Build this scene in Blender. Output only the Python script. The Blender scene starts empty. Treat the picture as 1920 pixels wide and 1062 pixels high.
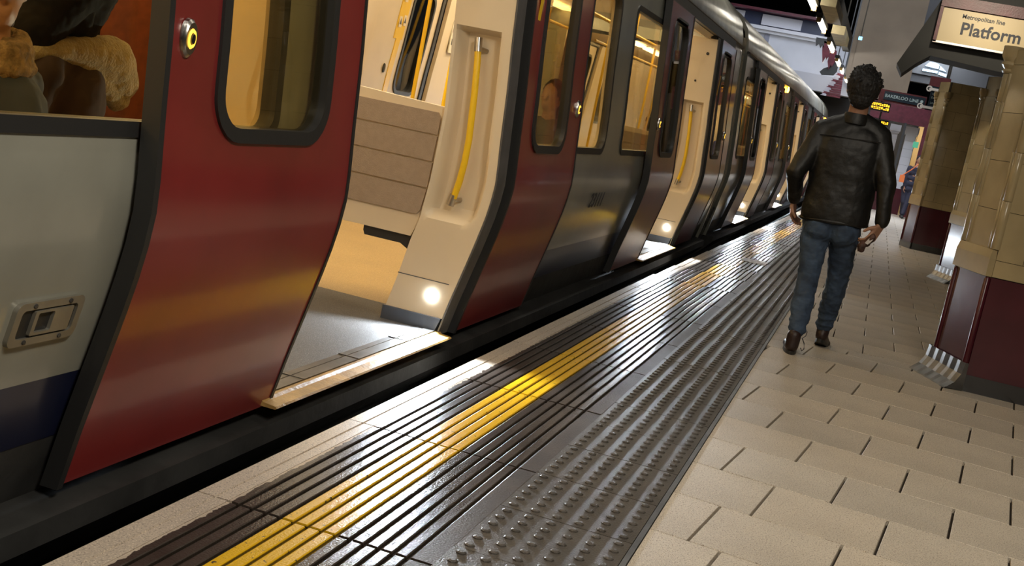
import bpy, bmesh, math, random
import numpy as np
from mathutils import Vector, Matrix
random.seed(7)
S = bpy.context.scene
COL = S.collection

# ---------------------------------------------------------------- camera
cam = bpy.data.cameras.new('camera')
cam.sensor_width = 36.0
cam.lens = 2300.0 * 36.0 / 1920.0
cam.clip_start = 0.05
cam.clip_end = 300
camo = bpy.data.objects.new('camera', cam)
COL.objects.link(camo)
_r = Vector((0.93757647, 0.2873606, 0.19589345))
_u = Vector((-0.230535, 0.09179179, 0.96872487))
_f = Vector((-0.26039195, 0.95341395, -0.1523085))
M = Matrix(((_r.x, _u.x, -_f.x, 0.0), (_r.y, _u.y, -_f.y, 0.0), (_r.z, _u.z, -_f.z, 1.2), (0, 0, 0, 1)))
camo.matrix_world = M
S.camera = camo

# ---------------------------------------------------------------- world, exposure, big lights
W = bpy.data.worlds.new('world')
S.world = W
W.use_nodes = True
W.node_tree.nodes['Background'].inputs[0].default_value = (0.55, 0.6, 0.7, 1)
W.node_tree.nodes['Background'].inputs[1].default_value = 0.05
S.view_settings.view_transform = 'Standard'
S.view_settings.look = 'None'
S.view_settings.exposure = 0.0
S.view_settings.gamma = 1.0
S.view_settings.use_curve_mapping = False
S.cycles.max_bounces = 8
S.cycles.transparent_max_bounces = 12
S.cycles.sample_clamp_indirect = 6.0
S.cycles.use_denoising = True


def area(name, loc, target, sx, sy, power, color):
    l = bpy.data.lights.new(name, 'AREA')
    l.shape = 'RECTANGLE'
    l.size, l.size_y, l.energy, l.color = sx, sy, power, color
    o = bpy.data.objects.new(name, l)
    COL.objects.link(o)
    o.location = loc
    o.rotation_euler = (Vector(target) - Vector(loc)).to_track_quat('-Z', 'Y').to_euler()
    return o


WARM = (1.0, 0.83, 0.60)
# ceiling luminaires over the near end of the platform, two added fills, daylight from the open roof far along
area('platform_lamp_light', (1.1, 0.6, 3.6), (1.0, 1.6, 0), 0.5, 1.6, 135, (1.0, 0.91, 0.77))
area('platform_lamp_light', (1.0, 4.6, 3.9), (0.9, 4.9, 0), 0.4, 1.5, 14, (1.0, 0.86, 0.66))
area('train_side_fill', (0.3, 4.6, 3.9), (-1.6, 5.2, 1.0), 0.6, 3.0, 18, (1.0, 0.9, 0.75))  # added fill brightening the carriage side, not a station luminaire
_sl = area('sign_fill_light', (0.6, 10.6, 3.9), (0.75, 14, 2.7), 0.25, 0.25, 5.5, (1.0, 0.88, 0.66))  # added fill that brightens the sign, no lamp hangs here
_sl.data.spread = math.radians(38)
area('skylight', (-1.0, 29.5, 6.2), (-1.4, 31.5, 0), 5.0, 5.0, 400, (0.80, 0.87, 1.0))
area('skylight', (0.7, 30.0, 4.2), (0.7, 31.0, 0), 1.0, 2.5, 190, (0.78, 0.87, 1.0))
area('skylight', (-0.2, 20.5, 5.6), (-0.2, 25.5, 2.6), 2.2, 1.6, 110, (1.0, 0.93, 0.82))

# ---------------------------------------------------------------- materials
_mats = {}


def mat(name, col=(0.5, 0.5, 0.5), rough=0.5, metal=0.0, var=0.0, vscale=6.0, bump=0.0, bscale=60.0,
        emit=None, estr=1.0, coat=0.0, spec=0.5, col2=None, stretch=None, sheen=0.0):
    if name in _mats:
        return _mats[name]
    m = bpy.data.materials.new(name)
    m.use_nodes = True
    nt = m.node_tree
    b = nt.nodes['Principled BSDF']
    b.inputs['Base Color'].default_value = (*col, 1)
    b.inputs['Roughness'].default_value = rough
    b.inputs['Metallic'].default_value = metal
    b.inputs['Coat Weight'].default_value = coat
    b.inputs['Coat Roughness'].default_value = 0.12
    b.inputs['Specular IOR Level'].default_value = spec
    b.inputs['Sheen Weight'].default_value = sheen
    tc = nt.nodes.new('ShaderNodeTexCoord')
    src = tc.outputs['Object']
    if stretch:
        mp = nt.nodes.new('ShaderNodeMapping')
        mp.inputs['Scale'].default_value = stretch
        nt.links.new(src, mp.inputs['Vector'])
        src = mp.outputs['Vector']
    if var > 0:
        n = nt.nodes.new('ShaderNodeTexNoise')
        n.inputs['Scale'].default_value = vscale
        n.inputs['Detail'].default_value = 6
        nt.links.new(src, n.inputs['Vector'])
        mx = nt.nodes.new('ShaderNodeMix')
        mx.data_type = 'RGBA'
        c2 = col2 or tuple(c * (1 - var) for c in col)
        mx.inputs[6].default_value = (*col, 1)
        mx.inputs[7].default_value = (*c2, 1)
        rp = nt.nodes.new('ShaderNodeValToRGB')
        rp.color_ramp.elements[0].position = 0.35
        rp.color_ramp.elements[1].position = 0.65
        nt.links.new(n.outputs['Fac'], rp.inputs['Fac'])
        nt.links.new(rp.outputs['Color'], mx.inputs[0])
        nt.links.new(mx.outputs[2], b.inputs['Base Color'])
    if bump > 0:
        n2 = nt.nodes.new('ShaderNodeTexNoise')
        n2.inputs['Scale'].default_value = bscale
        n2.inputs['Detail'].default_value = 4
        nt.links.new(src, n2.inputs['Vector'])
        bp = nt.nodes.new('ShaderNodeBump')
        bp.inputs['Strength'].default_value = bump
        bp.inputs['Distance'].default_value = 0.01
        nt.links.new(n2.outputs['Fac'], bp.inputs['Height'])
        nt.links.new(bp.outputs['Normal'], b.inputs['Normal'])
    if emit:
        b.inputs['Emission Color'].default_value = (*emit, 1)
        b.inputs['Emission Strength'].default_value = estr
    _mats[name] = m
    return m


def speckle(name, base, light, dark, scale, rough, bump=0.15):
    """terrazzo / stone chip material: two chip sizes over a slowly varying base"""
    if name in _mats:
        return _mats[name]
    m = mat(name, base, rough, var=0.22, vscale=1.7, bump=bump, bscale=220)
    nt = m.node_tree
    b = nt.nodes['Principled BSDF']
    old = b.inputs['Base Color'].links[0].from_socket
    geo = nt.nodes.new('ShaderNodeNewGeometry')
    for tint, sc, lo, hi in ((dark, scale, 0.56, 0.62), (light, scale * 1.3, 0.56, 0.63)):
        n = nt.nodes.new('ShaderNodeTexNoise')
        n.inputs['Scale'].default_value = sc
        n.inputs['Detail'].default_value = 2
        nt.links.new(geo.outputs['Position'], n.inputs['Vector'])
        rp = nt.nodes.new('ShaderNodeValToRGB')
        rp.color_ramp.elements[0].position = lo
        rp.color_ramp.elements[1].position = hi
        nt.links.new(n.outputs['Fac'], rp.inputs['Fac'])
        mx = nt.nodes.new('ShaderNodeMix')
        mx.data_type = 'RGBA'
        nt.links.new(rp.outputs['Color'], mx.inputs[0])
        nt.links.new(old, mx.inputs[6])
        mx.inputs[7].default_value = (*tint, 1)
        old = mx.outputs[2]
    nt.links.new(old, b.inputs['Base Color'])
    return m


def ribbed_mat():
    """grey-brown rubber-like tile with a worn yellow painted band and white paint spilt on its first rib"""
    m = mat('ribbed_tile', (0.066, 0.050, 0.040), 0.29, var=0.45, vscale=5, bump=0.2, bscale=130, spec=0.40)
    nt = m.node_tree
    b = nt.nodes['Principled BSDF']
    old = b.inputs['Base Color'].links[0].from_socket
    geo = nt.nodes.new('ShaderNodeNewGeometry')
    sep = nt.nodes.new('ShaderNodeSeparateXYZ')
    nt.links.new(geo.outputs['Position'], sep.inputs[0])
    n = nt.nodes.new('ShaderNodeTexNoise')
    n.inputs['Scale'].default_value = 30
    n.inputs['Detail'].default_value = 5
    nt.links.new(geo.outputs['Position'], n.inputs['Vector'])

    def mth(op, a, bb):
        q = nt.nodes.new('ShaderNodeMath')
        q.operation = op
        for i, v in enumerate((a, bb)):
            if isinstance(v, (int, float)):
                q.inputs[i].default_value = v
            else:
                nt.links.new(v, q.inputs[i])
        return q.outputs[0]
    jit = mth('MULTIPLY', mth('SUBTRACT', n.outputs['Fac'], 0.5), 0.03)
    # platform edge drifts towards +X beyond 9 m: follow it
    drift = mth('MULTIPLY', mth('MAXIMUM', mth('SUBTRACT', sep.outputs['Y'], 9.0), 0.0), 0.0125)
    x = mth('SUBTRACT', mth('ADD', sep.outputs['X'], jit), drift)
    band = mth('MULTIPLY', mth('GREATER_THAN', x, -1.258), mth('LESS_THAN', x, -1.095))
    n3 = nt.nodes.new('ShaderNodeTexNoise')
    n3.inputs['Scale'].default_value = 55
    n3.inputs['Detail'].default_value = 6
    nt.links.new(geo.outputs['Position'], n3.inputs['Vector'])
    band = mth('MULTIPLY', band, mth('LESS_THAN', n3.outputs['Fac'], 0.66))
    mx = nt.nodes.new('ShaderNodeMix')
    mx.data_type = 'RGBA'
    nt.links.new(band, mx.inputs[0])
    nt.links.new(old, mx.inputs[6])
    mx.inputs[7].default_value = (0.80, 0.47, 0.012, 1)
    groove_tone = mth('MULTIPLY', mth('LESS_THAN', sep.outputs['Z'], -0.005), 0.85)  # darker colour at the bottom of the grooves
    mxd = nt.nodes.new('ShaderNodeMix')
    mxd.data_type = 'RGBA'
    nt.links.new(groove_tone, mxd.inputs[0])
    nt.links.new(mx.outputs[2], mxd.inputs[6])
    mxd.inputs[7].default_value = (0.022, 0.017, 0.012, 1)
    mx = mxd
    white = mth('LESS_THAN', x, -1.408)
    mx2 = nt.nodes.new('ShaderNodeMix')
    mx2.data_type = 'RGBA'
    nt.links.new(white, mx2.inputs[0])
    nt.links.new(mx.outputs[2], mx2.inputs[6])
    mx2.inputs[7].default_value = (0.55, 0.46, 0.36, 1)
    nt.links.new(mx2.outputs[2], b.inputs['Base Color'])
    mr = nt.nodes.new('ShaderNodeMapRange')
    mr.inputs['From Min'].default_value = -0.92
    mr.inputs['From Max'].default_value = -0.88
    mr.inputs['To Min'].default_value = 0.29
    mr.inputs['To Max'].default_value = 0.5
    nt.links.new(x, mr.inputs['Value'])
    nt.links.new(mr.outputs[0], b.inputs['Roughness'])
    return m


def glass(name, tint, rough=0.0, dark=1.0):
    if name in _mats:
        return _mats[name]
    m = bpy.data.materials.new(name)
    m.use_nodes = True
    nt = m.node_tree
    nt.nodes.remove(nt.nodes['Principled BSDF'])
    out = nt.nodes['Material Output']
    t = nt.nodes.new('ShaderNodeBsdfTransparent')
    t.inputs[0].default_value = (*[c * dark for c in tint], 1)
    g = nt.nodes.new('ShaderNodeBsdfGlossy')
    g.inputs['Roughness'].default_value = rough
    fr = nt.nodes.new('ShaderNodeFresnel')
    ge = nt.nodes.new('ShaderNodeNewGeometry')
    io = nt.nodes.new('ShaderNodeMapRange')      # same reflectance on both faces of the thin pane
    io.inputs['To Min'].default_value = 1.45
    io.inputs['To Max'].default_value = 1 / 1.45
    nt.links.new(ge.outputs['Backfacing'], io.inputs['Value'])
    nt.links.new(io.outputs['Result'], fr.inputs['IOR'])
    ms = nt.nodes.new('ShaderNodeMixShader')
    nt.links.new(fr.outputs[0], ms.inputs[0])
    nt.links.new(t.outputs[0], ms.inputs[1])
    nt.links.new(g.outputs[0], ms.inputs[2])
    nt.links.new(ms.outputs[0], out.inputs['Surface'])
    _mats[name] = m
    return m


RED = mat('red_paint', (0.25, 0.026, 0.025), 0.33, coat=0.7, var=0.25, vscale=2.5, bump=0.03, bscale=8)
WHITE = mat('white_body_paint', (0.32, 0.32, 0.27), 0.30, coat=0.9, var=0.18, vscale=3, bump=0.03, bscale=6)
BLUE = mat('blue_paint', (0.014, 0.018, 0.050), 0.3, coat=0.5, var=0.3, vscale=3)
BLACK = mat('black_rubber', (0.022, 0.022, 0.022), 0.45, bump=0.05)
BLACKG = mat('black_gloss', (0.014, 0.014, 0.015), 0.22, coat=0.4)
GREYS = mat('grey_seal', (0.10, 0.098, 0.10), 0.45, var=0.3, vscale=12)
CREAM = mat('cream_panel', (0.74, 0.62, 0.44), 0.42, var=0.06, vscale=3, bump=0.04, bscale=200)
BEIGE = mat('beige_panel', (0.36, 0.275, 0.20), 0.55, var=0.1, vscale=40, bump=0.25, bscale=260)
YEL = mat('yellow_powder_coat', (0.86, 0.55, 0.015), 0.35)
STEEL = mat('brushed_steel', (0.55, 0.53, 0.50), 0.28, metal=1.0, var=0.2, vscale=20)
DSTEEL = mat('dark_steel', (0.16, 0.155, 0.15), 0.4, metal=0.8, var=0.4, vscale=9)
ROOF = mat('roof_paint', (0.50, 0.49, 0.42), 0.32, coat=0.3, var=0.35, vscale=4, bump=0.08, bscale=5)
UNDER = mat('underframe_black', (0.032, 0.032, 0.031), 0.6, var=0.5, vscale=5, bump=0.4, bscale=14)
VFLOOR = speckle('vestibule_floor', (0.055, 0.052, 0.048), (0.20, 0.20, 0.20), (0.02, 0.02, 0.02), 420, 0.6)
AFLOOR = speckle('aisle_floor', (0.46, 0.31, 0.11), (0.7, 0.52, 0.25), (0.3, 0.2, 0.08), 300, 0.4)
STEP = mat('step_plate', (0.50, 0.31, 0.10), 0.45, var=0.4, vscale=9, bump=0.2)
GLASS = glass('window_glass', (0.90, 0.84, 0.66))
GLASSC = glass('clear_glass', (0.85, 0.85, 0.82))
TILE = speckle('terrazzo_tile', (0.60, 0.54, 0.455), (0.72, 0.64, 0.52), (0.24, 0.19, 0.14), 190, 0.42)
TILE2 = speckle('terrazzo_tile_grey', (0.56, 0.505, 0.43), (0.70, 0.62, 0.50), (0.22, 0.18, 0.13), 190, 0.40)
TILE3 = speckle('terrazzo_tile_warm', (0.62, 0.55, 0.455), (0.72, 0.64, 0.52), (0.26, 0.20, 0.14), 190, 0.44)
GROUT = mat('dark_grout', (0.035, 0.027, 0.02), 0.8, bump=0.3)
COPE = speckle('white_edge_stone', (0.60, 0.50, 0.39), (0.72, 0.62, 0.5), (0.3, 0.25, 0.2), 160, 0.45)
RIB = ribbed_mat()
BLIST = mat('blister_tile', (0.082, 0.072, 0.062), 0.42, var=0.35, vscale=4, bump=0.3, bscale=150)
FAIENCE = mat('cream_glazed_tile', (0.46, 0.365, 0.20), 0.2, coat=0.0, var=0.35, vscale=2.2, bump=0.10, bscale=7)
MAROON = mat('maroon_glazed_tile', (0.075, 0.010, 0.018), 0.24, coat=0.0, var=0.3, vscale=3, bump=0.08, bscale=8)
MAROONP = mat('maroon_iron_paint', (0.13, 0.02, 0.035), 0.4, var=0.4, vscale=8, bump=0.1)
PALE = mat('pale_painted_wall', (0.62, 0.63, 0.68), 0.7, var=0.12, vscale=1.2, bump=0.1, bscale=12)
GREYW = mat('grey_painted_wall', (0.40, 0.36, 0.33), 0.7, var=0.2, vscale=1.5, bump=0.1)
DARK = mat('soot_dark', (0.05, 0.05, 0.05), 0.8, var=0.4, vscale=1.0)
SIGNC = mat('cream_sign_enamel', (0.64, 0.50, 0.28), 0.4)
NAVY = mat('navy_sign_enamel', (0.012, 0.03, 0.055), 0.3)
INK = mat('dark_blue_ink', (0.012, 0.014, 0.03), 0.5)
SIGNW = mat('pale_blue_print', (0.45, 0.62, 0.72), 0.5)
LEDY = mat('amber_led', (0.2, 0.1, 0.0), 0.5, emit=(1.0, 0.48, 0.02), estr=3.2)
LEDW = mat('white_led_lens', (0.9, 0.9, 0.9), 0.3, emit=(0.85, 0.92, 1.0), estr=150)
TUBE = mat('fluorescent_tube', (0.9, 0.9, 0.9), 0.3, emit=(1.0, 0.94, 0.82), estr=26)
CEILL = mat('carriage_ceiling_lamp', (0.9, 0.9, 0.9), 0.3, emit=(1.0, 0.80, 0.50), estr=9)

# ---------------------------------------------------------------- geometry helpers


class MB:
    def __init__(s):
        s.v, s.f = [], []

    def quad(s, a, b, c, d):
        n = len(s.v)
        s.v += [a, b, c, d]
        s.f.append((n, n + 1, n + 2, n + 3))

    def poly(s, pts):
        n = len(s.v)
        s.v += list(pts)
        s.f.append(tuple(range(n, n + len(pts))))

    def box(s, x0, x1, y0, y1, z0, z1, bev=0.0):
        n = len(s.v)
        if bev <= 0:
            s.v += [(x0, y0, z0), (x1, y0, z0), (x1, y1, z0), (x0, y1, z0), (x0, y0, z1), (x1, y0, z1), (x1, y1, z1), (x0, y1, z1)]
            s.f += [tuple(n + i for i in q) for q in ((0, 3, 2, 1), (4, 5, 6, 7), (0, 1, 5, 4), (1, 2, 6, 5), (2, 3, 7, 6), (3, 0, 4, 7))]
        else:
            b = bev
            s.v += [(x0, y0, z0), (x1, y0, z0), (x1, y1, z0), (x0, y1, z0), (x0, y0, z1 - b), (x1, y0, z1 - b), (x1, y1, z1 - b), (x0, y1, z1 - b),
                    (x0 + b, y0 + b, z1), (x1 - b, y0 + b, z1), (x1 - b, y1 - b, z1), (x0 + b, y1 - b, z1)]
            s.f += [tuple(n + i for i in q) for q in ((0, 3, 2, 1), (0, 1, 5, 4), (1, 2, 6, 5), (2, 3, 7, 6), (3, 0, 4, 7),
                                                      (4, 5, 9, 8), (5, 6, 10, 9), (6, 7, 11, 10), (7, 4, 8, 11), (8, 9, 10, 11))]
        return s

    def prism(s, pts, axis, a, b):
        """extrude a closed 2-D outline; axis 'x': pts=(y,z), 'y': pts=(x,z), 'z': pts=(x,y)"""
        def p3(p, t):
            return {'x': (t, p[0], p[1]), 'y': (p[0], t, p[1]), 'z': (p[0], p[1], t)}[axis]
        n, k = len(s.v), len(pts)
        s.v += [p3(p, a) for p in pts] + [p3(p, b) for p in pts]
        s.f.append(tuple(n + i for i in range(k)))
        s.f.append(tuple(n + k + i for i in reversed(range(k))))
        for i in range(k):
            j = (i + 1) % k
            s.f.append((n + i, n + k + i, n + k + j, n + j))
        return s

    def strip(s, pts, y0, y1):
        """open (x,z) profile extruded along y"""
        for a, b in zip(pts, pts[1:]):
            s.quad((a[0], y0, a[1]), (b[0], y0, b[1]), (b[0], y1, b[1]), (a[0], y1, a[1]))
        return s

    def tube(s, pts, r, n=10, caps=True):
        pts = [Vector(p) for p in pts]
        rr = r if isinstance(r, (list, tuple)) else [r] * len(pts)
        rings = []
        for i, p in enumerate(pts):
            d = (pts[min(i + 1, len(pts) - 1)] - pts[max(i - 1, 0)]).normalized()
            ref = Vector((0, 0, 1)) if abs(d.z) < 0.9 else Vector((0, 1, 0))
            a = d.cross(ref).normalized()
            b = d.cross(a).normalized()
            st = len(s.v)
            for k in range(n):
                t = 2 * math.pi * k / n
                s.v.append(tuple(p + (a * math.cos(t) + b * math.sin(t)) * rr[i]))
            rings.append(st)
        for a, b in zip(rings, rings[1:]):
            for k in range(n):
                s.f.append((a + k, a + (k + 1) % n, b + (k + 1) % n, b + k))
        if caps:
            s.f.append(tuple(rings[0] + k for k in reversed(range(n))))
            s.f.append(tuple(rings[-1] + k for k in range(n)))
        return s

    def lathe(s, c, prof, n=16, axis='z', a0=0, a1=2 * math.pi):
        """prof = [(radius, height)] about an axis through c"""
        full = abs(a1 - a0 - 2 * math.pi) < 1e-6
        m = n if full else n + 1
        st = len(s.v)
        for r, h in prof:
            for k in range(m):
                t = a0 + (a1 - a0) * k / n
                x, y = r * math.cos(t), r * math.sin(t)
                q = {'z': (c[0] + x, c[1] + y, c[2] + h), 'y': (c[0] + x, c[1] + h, c[2] + y), 'x': (c[0] + h, c[1] + x, c[2] + y)}[axis]
                s.v.append(q)
        for i in range(len(prof) - 1):
            for k in range(n):
                k2 = (k + 1) % m
                s.f.append((st + i * m + k, st + i * m + k2, st + (i + 1) * m + k2, st + (i + 1) * m + k))
        return s

    def ell(s, c, r, n=14, k=8, rot=None):
        st = len(s.v)
        R = rot or Matrix.Identity(3)
        for i in range(k + 1):
            th = math.pi * i / k
            for j in range(n):
                ph = 2 * math.pi * j / n
                p = R @ Vector((r[0] * math.sin(th) * math.cos(ph), r[1] * math.sin(th) * math.sin(ph), r[2] * math.cos(th)))
                s.v.append((c[0] + p.x, c[1] + p.y, c[2] + p.z))
        for i in range(k):
            for j in range(n):
                s.f.append((st + i * n + j, st + (i + 1) * n + j, st + (i + 1) * n + (j + 1) % n, st + i * n + (j + 1) % n))
        return s

    def cap(s, a, ra, b, rb, n=14, k=5):
        """tapered capsule"""
        a, b = Vector(a), Vector(b)
        d = b - a
        L = d.length
        R = d.to_track_quat('Z', 'Y').to_matrix()
        st = len(s.v)
        prof = [(ra * math.sin(math.pi / 2 * i / k), -ra * math.cos(math.pi / 2 * i / k)) for i in range(k + 1)]
        prof += [(rb * math.cos(math.pi / 2 * i / k), L + rb * math.sin(math.pi / 2 * i / k)) for i in range(k + 1)]
        for r, h in prof:
            for j in range(n):
                t = 2 * math.pi * j / n
                s.v.append(tuple(a + R @ Vector((r * math.cos(t), r * math.sin(t), h))))
        for i in range(len(prof) - 1):
            for j in range(n):
                s.f.append((st + i * n + j, st + i * n + (j + 1) % n, st + (i + 1) * n + (j + 1) % n, st + (i + 1) * n + j))
        return s

    def mesh(s, name, m, smooth=False, merge=True):
        me = bpy.data.meshes.new(name)
        me.from_pydata([tuple(v) for v in s.v], [], s.f)
        bm = bmesh.new()
        bm.from_mesh(me)
        if merge:
            bmesh.ops.remove_doubles(bm, verts=bm.verts, dist=2e-5)
        bmesh.ops.recalc_face_normals(bm, faces=bm.faces)
        bm.to_mesh(me)
        bm.free()
        me.materials.append(m)
        if smooth:
            me.polygons.foreach_set('use_smooth', [True] * len(me.polygons))
            me.set_sharp_from_angle(angle=math.radians(35))
        return me

    def build(s, name, m, parent=None, loc=(0, 0, 0), smooth=False):
        return link(name, s.mesh(name, m, smooth), parent, loc)


def link(name, me, parent=None, loc=(0, 0, 0)):
    o = bpy.data.objects.new(name, me)
    COL.objects.link(o)
    o.location = loc
    if parent:
        o.parent = parent
    return o


def thing(name, label, cat, loc=(0, 0, 0), group=None):
    o = bpy.data.objects.new(name, None)
    COL.objects.link(o)
    o.location = loc
    o.empty_display_size = 0.2
    return tag(o, label, cat, group)


def tag(o, label, cat, group=None):
    o['label'] = label
    o['category'] = cat
    if group:
        o['group'] = group
    return o


def struct(o, label=None):
    o['kind'] = 'structure'
    if label:
        o['label'] = label
    return o


def text_mesh(name, body, size, m, parent=None, loc=(0, 0, 0), rot=(math.pi / 2, 0, 0), align='LEFT', bold=0.0, ext=0.001, sx=1.0, shear=0.0, spc=1.0):
    cu = bpy.data.curves.new(name, 'FONT')
    cu.body = body
    cu.size = size
    cu.extrude = ext
    cu.space_character = spc
    cu.offset = bold
    cu.align_x = align
    cu.shear = shear
    cu.resolution_u = 3
    t = bpy.data.objects.new(name + '_source', cu)
    COL.objects.link(t)
    dg = bpy.context.evaluated_depsgraph_get()
    me = bpy.data.meshes.new_from_object(t.evaluated_get(dg))
    me.name = name
    bpy.data.objects.remove(t)
    bpy.data.curves.remove(cu)
    me.materials.clear()
    me.materials.append(m)
    o = link(name, me, parent, loc)
    o.rotation_euler = rot
    o.scale = (sx, 1, 1)
    return o


# ---------------------------------------------------------------- train side profile  x = P(z)
_pz = np.array([-0.3, 0.05, .2, .35, .5, .65, .78, .98, 1.2, 1.4, 1.6, 2.05, 2.3])
_px = np.array([-1.78, -1.70, -1.67, -1.635, -1.60, -1.57, -1.558, -1.575, -1.59, -1.61, -1.625, -1.66, -1.69])
_gz = np.linspace(-0.4, 2.4, 561)
_gx = np.interp(_gz, _pz, _px)
_k = np.hanning(29)
_k /= _k.sum()
_gs = np.convolve(np.pad(_gx, 14, mode='edge'), _k, mode='valid')


def P(z):
    return float(np.interp(z, _gz, _gs))


def rr_at(rr, z):
    y0, y1, z0, z1, r = rr
    if z < z0 or z > z1:
        return None
    if r > 0:
        d = 0
        if z < z0 + r:
            d = z0 + r - z
        elif z > z1 - r:
            d = z - (z1 - r)
        if d > 0:
            ins = r - math.sqrt(max(r * r - d * d, 0))
            return (y0 + ins, y1 - ins)
    return (y0, y1)


def intervals(outer, holes, z):
    o = rr_at(outer, z)
    if not o:
        return []
    a, e = o
    res = []
    for h in sorted(holes):
        q = rr_at(h, z)
        if q:
            if q[0] > a:
                res.append((a, q[0]))
            a = max(a, q[1])
    if a < e:
        res.append((a, e))
    return res


def slab(mb, oo, oi, outer, holes=(), xf=None):
    """curved body panel following P(z): outer face at P+oo, inner at P+oi, rounded outline and rounded holes"""
    xf = xf or P
    zs = set()
    for rr in (outer, *holes):
        y0, y1, z0, z1, r = rr
        zs |= {z0, z1}
        if r > 0:
            for i in range(1, 7):
                a = math.pi / 2 * i / 6
                zs |= {z0 + r - r * math.cos(a), z1 - r + r * math.cos(a)}
    z = outer[2]
    while z < outer[3]:
        zs.add(z)
        z += 0.08
    zs = sorted(q for q in zs if outer[2] - 1e-9 <= q <= outer[3] + 1e-9)
    zz = [zs[0]]
    for q in zs[1:]:
        if q - zz[-1] > 1e-4:
            zz.append(q)
    e = 1e-6
    for za, zb in zip(zz, zz[1:]):
        A, B = intervals(outer, holes, za + e), intervals(outer, holes, zb - e)
        if len(A) != len(B):
            continue
        xa, xb = xf(za), xf(zb)
        for (a0, a1), (b0, b1) in zip(A, B):
            mb.quad((xa + oo, a0, za), (xa + oo, a1, za), (xb + oo, b1, zb), (xb + oo, b0, zb))
            mb.quad((xa + oi, a0, za), (xb + oi, b0, zb), (xb + oi, b1, zb), (xa + oi, a1, za))
            mb.quad((xa + oo, a0, za), (xb + oo, b0, zb), (xb + oi, b0, zb), (xa + oi, a0, za))
            mb.quad((xa + oo, a1, za), (xa + oi, a1, za), (xb + oi, b1, zb), (xb + oo, b1, zb))
    for rr, zc in [(outer, outer[2] + e), (outer, outer[3] - e)] + [(h, h[2] + e) for h in holes] + [(h, h[3] - e) for h in holes]:
        q = rr_at(rr, zc)
        x = xf(zc)
        if rr is outer:
            for a, b in intervals(outer, holes, zc):
                mb.quad((x + oo, a, zc), (x + oo, b, zc), (x + oi, b, zc), (x + oi, a, zc))
        elif q:
            mb.quad((x + oo, q[0], zc), (x + oo, q[1], zc), (x + oi, q[1], zc), (x + oi, q[0], zc))
    return mb


def inset(rr, d):
    return (rr[0] + d, rr[1] - d, rr[2] + d, rr[3] - d, max(rr[4] - d, 0.01))


# ---------------------------------------------------------------- setting: ground, platform, walls
def drift(y):
    return max(0.0, y - 9.0) * 0.0125 if y < 24 else 15 * 0.0125


base = MB().box(-0.405, 5.2, -3, 60, -1.1, -0.02)
pl = base.build('floor', GROUT)
struct(pl, 'platform floor of speckled beige paving with grooved and studded strips at its edge')
mb = MB()
ys = list(range(-3, 61, 1))
for a in ys[:-1]:
    d = drift(a + .5)
    mb.box(-1.50 + d, -0.40, a, a + 1, -1.1, -0.025)
o = mb.build('platform_bed', GROUT, pl)
tr = MB().box(-0.420, -0.404, -3, 24, -0.02, 0.003)
tr.build('edge_strip', DSTEEL, pl, smooth=False)

# rotated near paving courses
A = math.radians(5.9)
ca, sa = math.cos(A), math.sin(A)
ORG = (-0.385, 3.581)
TW, TD = 0.4044, 0.4369


def clip(poly, f):
    out = []
    for i, p in enumerate(poly):
        q = poly[(i + 1) % len(poly)]
        fp, fq = f(p), f(q)
        if fp >= 0:
            out.append(p)
        if fp * fq < 0:
            t = fp / (fp - fq)
            out.append((p[0] + (q[0] - p[0]) * t, p[1] + (q[1] - p[1]) * t))
    return out


def seam(x):
    return 7.82 + 0.62 * min(max(x + 0.4, 0), 0.6) - 0.1 * max(x - 0.2, 0)


n_slab = 0
tm = [TILE, TILE, TILE2, TILE3]


def slab_piece(poly, gx=0.0045):
    """one paving slab: polygon shrunk for its joint, with a small bevel"""
    global n_slab
    if len(poly) < 3:
        return
    area_ = abs(sum(p[0] * q[1] - q[0] * p[1] for p, q in zip(poly, poly[1:] + poly[:1]))) / 2
    if area_ < 0.004:
        return
    cx = sum(p[0] for p in poly) / len(poly)
    cy = sum(p[1] for p in poly) / len(poly)
    dz = random.uniform(-0.0005, 0.0005)
    mbb = MB()
    k = len(poly)
    lo = [(p[0] - cx, p[1] - cy, -0.02) for p in poly]
    mid = [(p[0] - cx, p[1] - cy, -0.002 + dz) for p in poly]
    top = []
    for p in poly:
        v = Vector((p[0] - cx, p[1] - cy))
        L = v.length
        v = v * (1 - 0.0025 / L) if L > 0 else v
        top.append((v.x, v.y, dz))
    mbb.v = lo + mid + top
    for i in range(k):
        j = (i + 1) % k
        mbb.f += [(i, j, k + j, k + i), (k + i, k + j, 2 * k + j, 2 * k + i)]
    mbb.f.append(tuple(2 * k + i for i in range(k)))
    return mbb, (cx, cy, 0)


pieces = []
gy, gxj = 0.0045, 0.0035
for l in range(-5, 13):
    for u in range(-2, 13):
        off = 0.0 if l % 2 == 0 else 0.5
        if l == 0:
            off = 0.25
        u0, u1 = u + off, u + 1 + off
        pts = []
        for uu, ll in ((u0, l), (u1, l), (u1, l + 1), (u0, l + 1)):
            a = uu * TW + (gy if uu == u0 else -gy)
            b = ll * TD + (0.0032 if ll == l else -0.0032)
            pts.append((ORG[0] + a * ca + b * sa, ORG[1] - a * sa + b * ca))
        pts = clip(pts, lambda p: p[0] + 0.402)
        pts = clip(pts, lambda p: seam(p[0]) - 0.003 - p[1]) if pts else pts
        pts = clip(pts, lambda p: 3.4 - p[0]) if pts else pts
        if len(pts) >= 3:
            pieces.append(pts)
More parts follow.
